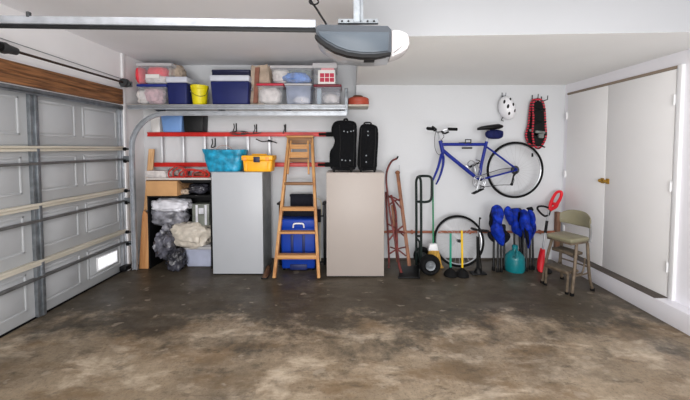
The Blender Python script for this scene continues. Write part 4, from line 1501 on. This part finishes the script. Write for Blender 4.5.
b.tube([P(442.5, 154, .03), P(443.4, 159, .05), P(442.6, 167, .05), P(439.6, 177, .05), P(436, 184.5, .05)], [.018, .018, .015, .011], 8, smooth=5)
b.tube([P(441, 154.6, -.04), P(442.6, 154.6, .04)], .014, 8)
b.build('fork', 'bike', bc)
b = MB()
b.tube([P(440.3, 141), P(438.8, 137), P(437.4, 131.6)], .012, 8)
b.tube([P(437.4, 132, .0), P(434.4, 130, -.1), P(431.6, 128, -.18)], .011, 8, smooth=4)
b.tube([P(437.4, 132, .0), P(441, 131.6, -.04), P(447, 129, -.06), P(456, 129.4, -.06)], .011, 8, smooth=4)
b.build('handlebar', 'chrome', bc)
for (a, c) in (((427.6, 128.4, -.26), (432.8, 129, -.16)), ((447.6, 129, -.06), (457.2, 129.4, -.06))):
    b = MB(); b.tube([P(*a), P(*c)], .020, 10)
    b.build('grip', 'rubber', bc)
for (a, m_, c) in (((434, 130.6, -.12), (436, 129.4, -.16), (432.4, 126.6, -.2)), ((441.6, 131.4, -.06), (444.6, 133.4, -.1), (448.6, 131.8, -.1))):
    b = MB(); b.tube([P(*a), P(*m_), P(*c)], .0125, 8, smooth=4)
    b.build('brake_lever', 'black_m', bc)
b = MB()
b.tube([P(436, 131, -.1), P(434.6, 138, -.08), P(434.8, 147, -.06), P(437, 153, -.05), P(440, 155, -.04)], .0035, 5, smooth=5)
b.tube([P(441, 131.5, -.06), P(444, 136.4, -.06), P(441.6, 139.6, -.05), P(443, 142, -.03)], .0035, 5, smooth=5)
b.build('brake_cable', 'wire', bc)
b = MB(); b.tube([P(489.4, 131.6), P(486.6, 142)], .0125, 10)
b.build('seat_post', 'chrome', bc)
b = MB()
rings = []
for i, (px, py, w_, h_) in enumerate(((477.6, 129, .018, .016), (481, 128.2, .026, .024), (487, 127.6, .04, .03), (493, 127.2, .065, .036), (498, 126.6, .075, .036), (501.6, 126.6, .05, .02))):
    c = P(px, py)
    rings.append([c + Vector((0, w_ * cos(t), h_ * sin(t))) for t in [j * 2 * pi / 14 for j in range(14)]])
b.loft(rings)
b.build('saddle', 'black', bc)
b = MB(); b.blob(P(494.4, 134.4), (.112, .045, .06), .12, 3, 41, 3, power=.7)
b.build('saddle_bag', 'seatbag', bc)
cr = P(515, 170)
cycle_wheel(cr, 28.4 * PX(YK2 + .02), bc, tr=.0165)
b = MB(); b.box(P(532.4, 155, -.03), (.022, .014, .05), .005)
b.build('reflector', 'black', bc)
b = MB()
b.torus(P(479, 181.5, -.05), .082, .006, (0, 1, 0), 36, 6)
b.torus(P(479, 181.5, -.045), .06, .005, (0, 1, 0), 30, 6)
for k in range(5):
    a = k * 2 * pi / 5
    b.bar(P(479, 181.5, -.048), P(479, 181.5, -.048) + Vector((.08 * cos(a), 0, .08 * sin(a))), .012, .006, .002)
b.build('chainring', 'chrome', bc)
b = MB(); b.bar(P(479, 180.4, -.06), P(477, 192, -.07), .016, .012, .004)
b.bar(P(479, 180.4, .06), P(474.5, 166.5, .06), .016, .012, .004)
b.build('crank', 'chrome', bc)
for (px, py, o) in ((477.6, 191.6, -.10), (473.4, 165.5, .09)):
    b = MB()
    c = P(px, py, o)
    b.tube([c + Vector((-.05, 0, -.02)), c + Vector((.05, 0, .03))], .009, 8)
    for s in (-1, 1):
        b.bar(c + Vector((-.055, s * .035, -.024)), c + Vector((.055, s * .035, .032)), .014, .008, .003)
    b.bar(c + Vector((-.055, -.035, -.024)), c + Vector((-.055, .035, -.024)), .03, .012, .003, up=(0, 0, 1))
    b.bar(c + Vector((.055, -.035, .032)), c + Vector((.055, .035, .032)), .03, .012, .003, up=(0, 0, 1))
    b.tube([c + Vector((.055, 0, .03)), c + Vector((.085, -.0, .06)), c + Vector((.03, 0, .075))], .006, 6, smooth=4)
    b.build('pedal', 'black', bc)
b = MB()
b.tube([P(479, 176, -.055), P(500, 169.3, -.06), P(516, 167.4, -.06)], .0045, 6)
b.tube([P(480, 187.4, -.055), P(500, 185, -.06), P(511.5, 184.6, -.06), P(514, 180, -.06), P(513, 175, -.06), P(516, 172.6, -.06)], .0045, 6, smooth=3)
b.build('chain', 'galv_d', bc)
b = MB(); b.torus(P(515, 170, -.05), .036, .012, (0, 1, 0), 24, 6)
b.torus(P(515, 170, -.035), .048, .009, (0, 1, 0), 24, 6)
b.build('cassette', 'galv_d', bc)
b = MB(); b.bar(P(517, 171, -.07), P(513.4, 176, -.07), .022, .02, .004)
b.bar(P(513.6, 175.6, -.07), P(511.4, 184.8, -.07), .02, .014, .004)
b.lathe([(0, -.006), (.018, -.006), (.018, .006), (0, .006)], P(511.6, 184.4, -.075), (0, 1, 0), 12)
b.build('derailleur', 'black_m', bc)
b = MB()
b.tube([P(469.8, 168.8, -.03), P(467.8, 163.4, -.06), P(471.6, 160.6, -.075), P(476.6, 164.6, -.075), P(480, 170.4, -.06), P(479.2, 174, -.03)], .0055, 6, smooth=5)
b.tube([P(473.6, 172.4, -.03), P(472.6, 166, -.075), P(475, 164, -.075)], .0055, 6, smooth=4)
b.bar(P(466, 165.4, -.022), P(475.6, 173.2, -.022), .022, .012, .003)
b.build('bottle_cage', 'chrome', bc)
b = MB(); b.bar(P(462, 148, -.01), P(472, 148, -.01), .022, .03, .004)
b.build('mini_pump', 'black', bc)
b = MB()
x0, x1 = P(464.6, 144), P(470, 144)
for p in (x0, x1):
    b.bb(p.x - .006, p.x + .006, YK2 - .03, YB, p.z + .012, p.z + .024, .003)
    b.bb(p.x - .006, p.x + .006, YK2 - .036, YK2 - .024, p.z - .0, p.z + .062, .003)
b.bb(x0.x - .006, x1.x + .006, YK2 - .036, YK2 - .024, x0.z + .05, x0.z + .062, .003)
tag(b.build('bicycle_hanger', 'galv_d', loc=P(467, 142, .2)), 'grey wall bracket gripping the top tube of the blue bicycle', 'bracket')

# ---- helmet
hm = thing('bicycle_helmet', 'white bicycle helmet with dark vents hung above the saddle', 'helmet', W(507, 108, 4.33))
c = W(507, 108, 4.33)
Rm = Matrix.Rotation(radians(-18), 4, 'Y')
T = Matrix.Translation(c) @ Rm
b = MB(T)
t = bmesh.new()
bmesh.ops.create_uvsphere(t, u_segments=32, v_segments=20, radius=1)
for v in t.verts:
    x, y, z = v.co
    v.co = Vector((x * .105 * (1 - .12 * max(0, z)), min(y, .35) * .11, z * .16))
b.add(t)
b.build('shell', 'helmet', hm)
for (px, pz, s) in ((-.045, .09, 1), (.035, .095, .9), (-.03, .02, 1.1), (.04, .02, 1), (-.035, -.07, 1), (.04, -.06, .9)):
    b = MB(T)
    yy = -.11 * math.sqrt(max(.05, 1 - (px / .105) ** 2 - (pz / .16) ** 2))
    b.blob((px, yy + .004, pz), (.014 * s, .012, .026 * s), .0, 1, 0, 3, rot=Matrix.Rotation(radians(25), 3, 'Y'))
    b.build('vent', 'black', hm)
b = MB(); b.tube([W(502.4, 98, 4.33), W(502, 96, 4.37), W(502, 95.4, YB)], .005, 6)
b.tube([W(503, 117, 4.34), W(501.5, 120, 4.36), W(503.6, 121, 4.37)], .006, 6, smooth=4)
b.build('strap', 'wire', hm)
q = W(502, 95.6, YB)
b = MB(); b.bb(q.x - .008, q.x + .008, YB - .01, YB, q.z - .03, q.z + .04, .003)
b.tube([(q.x, YB - .005, q.z - .01), (q.x, YB - .1, q.z - .02), (q.x, YB - .11, q.z + .02)], .006, 6)
tag(b.build('wall_hook', 'galv', loc=q), 'small grey hook holding the white bicycle helmet', 'hook')

# ---- snowshoes
def snowshoe(outline, Y, label, seed):
    cx = sum(p[0] for p in outline) / len(outline)
    t = thing('snowshoe', label, 'snowshoe', W(cx, 122, Y), 'red and black snowshoes hung on the back wall')
    pts = [W(x, y, Y) for x, y in outline]
    b = MB(); b.tube(pts, .0135, 8, closed=True, smooth=5)
    b.build('frame', 'snow', t)
    sm = catmull(pts, 5, True)
    cen = sum(sm, Vector()) / len(sm)
    b = MB(); b.prism([cen + (p - cen) * .93 for p in sm], (0, .008, 0))
    # lattice holes read as lacing: raised straps across the deck
    b.build('deck', 'strap', t)
    z0, z1 = min(p.z for p in sm), max(p.z for p in sm)
    b = MB()
    for k in range(7):
        z = z0 + (z1 - z0) * (k + .8) / 8
        xs = [p.x for p in sm if abs(p.z - z) < .03]
        if len(xs) > 1:
            b.tube([(min(xs), Y - .012, z), (max(xs), Y - .012, z + (.05 if k % 2 else -.05))], .009, 6)
    b.build('lacing', 'strap', t)
    z = z0 + (z1 - z0) * .33
    b = MB(); b.box((cen.x, Y - .025, z), (.13, .03, .035), .01, Matrix.Rotation(.1, 3, 'Y'))
    b.box((cen.x + .01, Y - .03, z - .05), (.07, .04, .06), .015)
    b.build('binding', 'strapg', t)
    for k in range(3):
        pass
    return t


snowshoe([(531.4, 102), (535, 99.6), (538.5, 102), (539.5, 115), (538.5, 128), (537.5, 140), (533.5, 146), (528.5, 143), (526, 135), (528.4, 125), (529.8, 112)], 4.36, 'red and black snowshoe behind, its tail showing at the left', 1)
snowshoe([(533, 104), (537.5, 99.2), (542.5, 101.5), (544.6, 110), (545.4, 124), (546, 136), (543, 144), (538.5, 148.4), (534.4, 145), (532.6, 134), (533.4, 118)], 4.31, 'red and black snowshoe in front, hung from the right hook', 2)
for (px, py, lb) in ((532, 98, 'left one of the two hooks holding the snowshoes'), (541.2, 99.5, 'right one of the two hooks holding the snowshoes')):
    q = W(px, py, YB)
    b = MB(); b.bb(q.x - .007, q.x + .007, YB - .01, YB, q.z - .03, q.z + .04, .003)
    b.tube([(q.x, YB - .005, q.z - .02), (q.x, YB - .06, q.z - .025), (q.x, YB - .14, q.z - .022), (q.x, YB - .145, q.z + .03)], .006, 6)
    tag(b.build('wall_hook', 'galv_d', loc=q), lb, 'hook')

# ---- folded camp chairs
def puff(outline, Y, dp, seed):
    """crumpled hanging cloth: outline in the photo at depth Y, bulging dp towards the room"""
    b = MB()
    pts = catmull([W(x, y, Y) for x, y in outline], 4, True)
    cen = sum(pts, Vector()) / len(pts)
    o = Vector((seed * 2.3, seed * 5.1, seed))
    rings = []
    for f, d in ((.86, .35), (1.0, .1), (.97, -.25), (.86, -.62), (.68, -.9), (.46, -1.05), (.22, -1.1), (.03, -1.1)):
        ring = []
        for p in pts:
            q = cen + (p - cen) * f
            w_ = noise.noise(q * 9 + o) * .55 + noise.noise(q * 22 + o) * .4
            ring.append(Vector((q.x + .012 * noise.noise(q * 14 + o), Y + dp * d - (dp * .75 * w_ * min(1, (1.06 - f) * 4) if d < 0 else 0), q.z)))
        rings.append(ring)
    b.loft(rings)
    return b


def zz_(pts, x0=480, y0=200, k=8.):
    return [(x0 + x / k, y0 + y / k) for x, y in pts]


def camp_chair(label, Y, cloths, blacks, legs):
    x = sum(l[0] for l in legs) / len(legs)
    t = thing('camp_chair', label, 'camp chair', (W(x, 272, Y).x, Y, 0), 'folded blue camp chairs leaning on the wall')
    for k, (pl, o, dp) in enumerate(cloths):
        puff(pl, Y + o, dp, k + x % 7).build('seat_fabric' if k == 0 else 'back_fabric', 'campblue', t, sharp=50)
    for k, (pl, o) in enumerate(blacks):
        puff(pl, Y + o, .02, k + 3.3).build('mesh_pocket', 'campblack', t, sharp=50)
    for (xa, ya, xe, ye, o) in legs:
        p0 = Vector((W(xa, ya, Y + o).x, Y + o, 0))
        b = MB(); b.tube([Vector((p0.x, p0.y, .02)), W(xe, ye, Y + o * .6 + .06)], .0135, 8)
        lg = b.build('leg', 'black_m', t)
        b = MB(); b.lathe([(0, 0), (.021, 0), (.019, .04), (.014, .05), (0, .05)], p0, n=12)
        b.build('foot', 'rubber', lg)


YCc = 4.02
camp_chair('folded blue camp chair at the left, beside the floor pump', YCc,
           [(zz_([(112, 48), (142, 38), (175, 60), (188, 100), (176, 145), (168, 195), (182, 255), (196, 320), (188, 368), (160, 362), (128, 330), (100, 282), (82, 232), (100, 190), (106, 150), (92, 110), (96, 70)]), 0, .07)],
           [(zz_([(72, 190), (76, 130), (94, 66), (114, 56), (100, 150), (84, 222)]), .03), (zz_([(58, 275), (84, 254), (114, 322), (100, 334)]), .02), (zz_([(165, 200), (200, 198), (206, 240), (246, 290), (206, 346), (186, 330), (176, 260)]), .02)],
           [(493.4, 271.5, 494, 228, 0.), (497.6, 273.8, 498, 235, -.05), (501.4, 273.5, 501, 235, -.05), (504.6, 271, 504, 232, .02)])
camp_chair('folded blue camp chair in the middle, behind the teal jug', YCc + .16,
           [(zz_([(190, 92), (206, 60), (234, 50), (250, 82), (256, 140), (250, 196), (236, 200), (205, 142)]), 0, .06), (zz_([(246, 84), (276, 70), (314, 70), (330, 120), (318, 200), (332, 296), (300, 282), (256, 250), (252, 180)]), .02, .06)],
           [(zz_([(240, 70), (320, 64), (330, 90), (250, 96)]), .07), (zz_([(300, 110), (330, 110), (335, 240), (312, 240)]), -.03)],
           [(520.6, 270, 519, 228, 0.), (522.8, 269.5, 521.5, 228, .02), (514, 269.5, 514.4, 224, .04)])
camp_chair('folded blue camp chair at the right, beside the red trimmer', YCc + .03,
           [(zz_([(322, 100), (336, 78), (362, 76), (384, 104), (400, 180), (412, 240), (402, 300), (396, 372), (380, 384), (366, 300), (345, 250), (330, 238), (320, 180)]), 0, .07), (zz_([(384, 90), (402, 74), (424, 90), (430, 120), (420, 160), (440, 200), (444, 236), (424, 272), (410, 316), (400, 240), (392, 160)]), .03, .05)],
           [(zz_([(372, 66), (410, 54), (424, 62), (430, 84), (396, 92)]), .04), (zz_([(352, 214), (378, 200), (392, 290), (384, 372), (366, 300)]), -.05)],
           [(523.4, 271.5, 523.5, 230, 0.), (526.2, 273.5, 526.4, 235, -.05), (530.2, 271.8, 529.6, 235, .0), (533, 272, 532.4, 232, -.0)])

# ---- teal jug
q = G(514.6, 273.4)
q.y += .1
q.x = W(514.6, 262, q.y).x
jg = thing('water_jug', 'teal plastic jug with a narrow neck standing under the camp chairs', 'jug', q)
rj = 9.6 * PX(q.y)
hj = W(514.6, 245, q.y).z
b = MB(); b.lathe([(0, 0), (rj * .93, 0), (rj, .02), (rj, hj * .4), (rj * .96, hj * .46), (rj * .97, hj * .5), (rj * .9, hj * .6), (rj * .55, hj * .74), (rj * .3, hj * .8), (rj * .24, hj * .9), (0, hj * .9)], q, n=36)
b.build('jug_body', 'tealjug', jg)
b = MB(); b.lathe([(0, 0), (rj * .3, 0), (rj * .3, hj * .1), (rj * .2, hj * .115), (0, hj * .115)], q + Vector((0, 0, hj * .885)), n=18)
b.build('cap', 'tealjug', jg)
b = MB(); b.tube([q + Vector((-rj * .5, -.08, hj * .62)), q + Vector((-rj * .45, -.14, hj * .66)), q + Vector((-rj * .2, -.1, hj * .78)), q + Vector((-.01, -.05, hj * .86))], .011, 8, smooth=4)
b.build('handle', 'tealjug', jg)

# ---- string trimmer
qt = G(541.4, 272)
tm = thing('string_trimmer', 'red string trimmer with a black loop handle leaning by the stool', 'trimmer', qt)
Ya, Ye = qt.y, 4.3


def tp(px, py):
    f = (272 - py) / 80
    return W(px, py, Ya + (Ye - Ya) * f)


b = MB(); b.tube([tp(542.4, 252), tp(545.5, 230), tp(548.8, 210)], .0115, 10)
b.build('shaft', 'chrome', tm)
b = MB(); b.tube([tp(545.2, 233), tp(547, 221)], .017, 10)
b.build('collar', 'black', tm)
b = MB()
b.tube([tp(549.2, 209.6), tp(551, 203), tp(552.4, 199), tp(556, 193), tp(560, 191.6), tp(561.6, 193.6), tp(560, 199), tp(557.6, 203), tp(555.6, 206.6), tp(552.6, 208.6), tp(549.6, 210.6)], [.02, .022, .018, .018, .02, .018, .02, .024, .022, .02], 10, smooth=4)
b.tube([tp(552.5, 203.5), tp(556, 204), tp(557.4, 203.6)], .02, 10)
b.build('motor_handle', 'trimred', tm)
b = MB()
b.tube([tp(547.6, 215.5), tp(544.6, 216), tp(540.6, 213), tp(537.4, 208.6), tp(539, 206.4), tp(544, 206.4), tp(549, 208.4), tp(549.6, 212), tp(548.4, 215.4)], .0135, 8, smooth=5)
b.build('loop_handle', 'black', tm)
rings = []
for (px, py, w_, o) in ((542.6, 249, 1.4, 0), (541.9, 254, 2.4, 0), (541, 261, 3.2, .0), (540.6, 268, 3.4, 0), (541, 271.8, 2.8, 0)):
    c = tp(px, py)
    c.z = max(c.z, .01)
    rings.append([c + Vector((w_ * PX(4) * cos(t), .045 * sin(t), 0)) for t in [j * 2 * pi / 18 for j in range(18)]])
b = MB(); b.loft(rings)
b.build('motor_housing', 'trimred', tm)
c = tp(545, 269)
b = MB(); b.lathe([(0, 0), (.08, 0), (.085, .015), (.06, .035), (0, .04)], (qt.x + .05, qt.y + .02, 0), n=24)
b.build('cutting_head', 'black', tm)

# ================================================================== STEP STOOL CHAIR
SB = (G(541, 284) + G(572.5, 297)) / 2
FR, FL_ = G(571.8, 295.8), G(542.2, 283.2)
vv = (FL_ - FR).normalized()                 # towards the chair's right-hand front leg, away from the camera
fwd = Vector((-vv.y, vv.x, 0))
if fwd.x > 0:
    fwd = -fwd
# local frame: x = across (towards far leg), y = back, z up; origin mid front feet
mid = (FR + FL_) / 2
RS = Matrix(((vv.x, -fwd.x, 0, mid.x), (vv.y, -fwd.y, 0, mid.y), (0, 0, 1, 0), (0, 0, 0, 1)))
hw = (FL_ - FR).length / 2
st = thing('step_stool_chair', 'olive vinyl step stool chair with two fold-out steps near the closet', 'stool', mid - fwd * .15)
D = .27
zs = .565
b = MB(RS); b.box((0, D * .56, zs), (hw * 1.74, D + .02, .05), .022, seg=4)
b.build('seat', 'olive', st)
b = MB(RS); b.box((0, D * .56, zs - .032), (hw * 1.68, D, .022), .006)
b.build('seat_rim', 'stoolm', st)
# curved backrest
b = MB(RS)
n = 14
rings = []
for i in range(n + 1):
    u = -1 + 2 * i / n
    xx = u * hw * .98
    yy = D + .055 - .06 * u * u
    zt, zb = .85 - .05 * abs(u) ** 3, .675 + .012 * abs(u)
    th = .014
    ring = []
    for j in range(12):
        a = 2 * pi * j / 12
        ring.append(Vector((xx, yy + th * cos(a), (zt + zb) / 2 + (zt - zb) / 2 * math.copysign(abs(sin(a)) ** .6, sin(a)))))
    rings.append(ring)
b.loft(rings)
b.build('backrest', 'olive', st)
for s in (-1, 1):
    b = MB(RS); b.tube([(s * hw * .9, D + .02, zs - .03), (s * hw * .92, D + .02, .64), (s * hw * .93, D + .0, .74)], .012, 8, smooth=3)
    b.build('back_support', 'chrome', st)
    b = MB(RS); b.tube([(s * hw, .0, .01), (s * hw * .93, .05, .3), (s * hw * .80, .10, zs - .04)], .0155, 10, smooth=3)
    lg = b.build('leg', 'stoolm', st)
    b = MB(RS); b.lathe([(0, 0), (.021, 0), (.02, .03), (0, .03)], (s * hw, 0, 0), n=12)
    b.build('foot', 'rubber', lg)
    b = MB(RS); b.tube([(s * hw * 1.0, D + .06, .01), (s * hw * .95, D + .02, .14), (s * hw * .92, D + .0, .3), (s * hw * .82, D - .0, zs - .04)], .0155, 10, smooth=4)
    lg = b.build('leg', 'stoolm', st)
    b = MB(RS); b.lathe([(0, 0), (.021, 0), (.02, .03), (0, .03)], (s * hw, D + .06, 0), n=12)
    b.build('foot', 'rubber', lg)
    b = MB(RS); b.tube([(s * hw * .97, .02, .2), (s * hw * .95, D + .02, .2)], .009, 8)
    b.build('side_brace', 'stoolm', st)
    b = MB(RS); b.tube([(s * hw * .8, D * .9, .36), (s * hw * .8, .2, .2), (s * hw * .76, .03, .225)], .009, 8, smooth=3)
    b.build('step_linkage', 'stoolm', st)
b = MB(RS); b.tube([(-hw * .95, D + .02, .26), (hw * .95, D + .02, .26)], .009, 8)
b.build('rear_brace', 'stoolm', st)
for (y, z, dp, w_) in ((.15, .42, .17, .70), (.075, .235, .19, .74)):
    b = MB(RS); b.box((0, y, z - .012), (hw * 2 * w_, dp, .03), .008, seg=3)
    sp = b.build('step', 'stoolm', st)
    b = MB(RS)
    b.box((0, y, z + .004), (hw * 2 * w_ - .03, dp - .03, .008), .003)
    for k in range(5):
        b.box((0, y - dp / 2 + .03 + k * (dp - .06) / 4, z + .009), (hw * 2 * w_ - .05, .008, .004), .001)
    b.build('tread', 'tread', sp)
for s in (-1, 1):
    b = MB(RS); b.tube([(s * hw * .72, -.01, .012), (s * hw * .72, .0, .22)], .013, 8)
    lg = b.build('step_leg', 'stoolm', st)
    b = MB(RS); b.lathe([(0, 0), (.018, 0), (.017, .024), (0, .024)], (s * hw * .72, -.01, 0), n=12)
    b.build('foot', 'rubber', lg)

# ================================================================== LIGHT, CAMERA
def area(name, loc, rot, sx, sy, power, col=(1, 1, 1)):
    l = bpy.data.lights.new(name, 'AREA')
    l.shape = 'RECTANGLE'
    l.size, l.size_y = sx, sy
    l.energy = power
    l.color = col
    o = bpy.data.objects.new(name, l)
    COL.objects.link(o)
    o.location = loc
    o.rotation_euler = rot
    return o


area('overhead_fill', (.2, 1.0, 2.66), (0, 0, 0), 3.6, 1.8, 32, (1, .985, .965))  # added fill lamp overhead, out of view, mainly to lift the floor
area('rear_fill', (0, -7.5, 2.0), (radians(88), 0, 0), 6.0, 3.0, 470, (1, .99, .98))  # added far lamp behind the camera, evens the light on facing surfaces
area('upward_fill', (.1, -.9, .7), (radians(180 - 26), 0, 0), 3.0, 1.2, 132, (1, .99, .98))  # added lamp behind the camera, tilted up to brighten ceiling and soffit
w = bpy.data.worlds.new('world')
w.use_nodes = True
w.node_tree.nodes['Background'].inputs[0].default_value = (.95, .97, 1, 1)
w.node_tree.nodes['Background'].inputs[1].default_value = .3
SC.world = w
cam = bpy.data.cameras.new('camera')
co = bpy.data.objects.new('camera', cam)
COL.objects.link(co)
co.location = (0, 0, H)
co.rotation_euler = (radians(90) - PT, 0, 0)
cam.sensor_width = 36
cam.lens = F / 690 * 36
cam.shift_x = -(CX - 345) / 690
cam.shift_y = -(200 - CY) / 690
cam.clip_start = .05
SC.camera = co
SC.view_settings.view_transform = 'Standard'
SC.view_settings.look = 'None'
SC.view_settings.exposure = 0
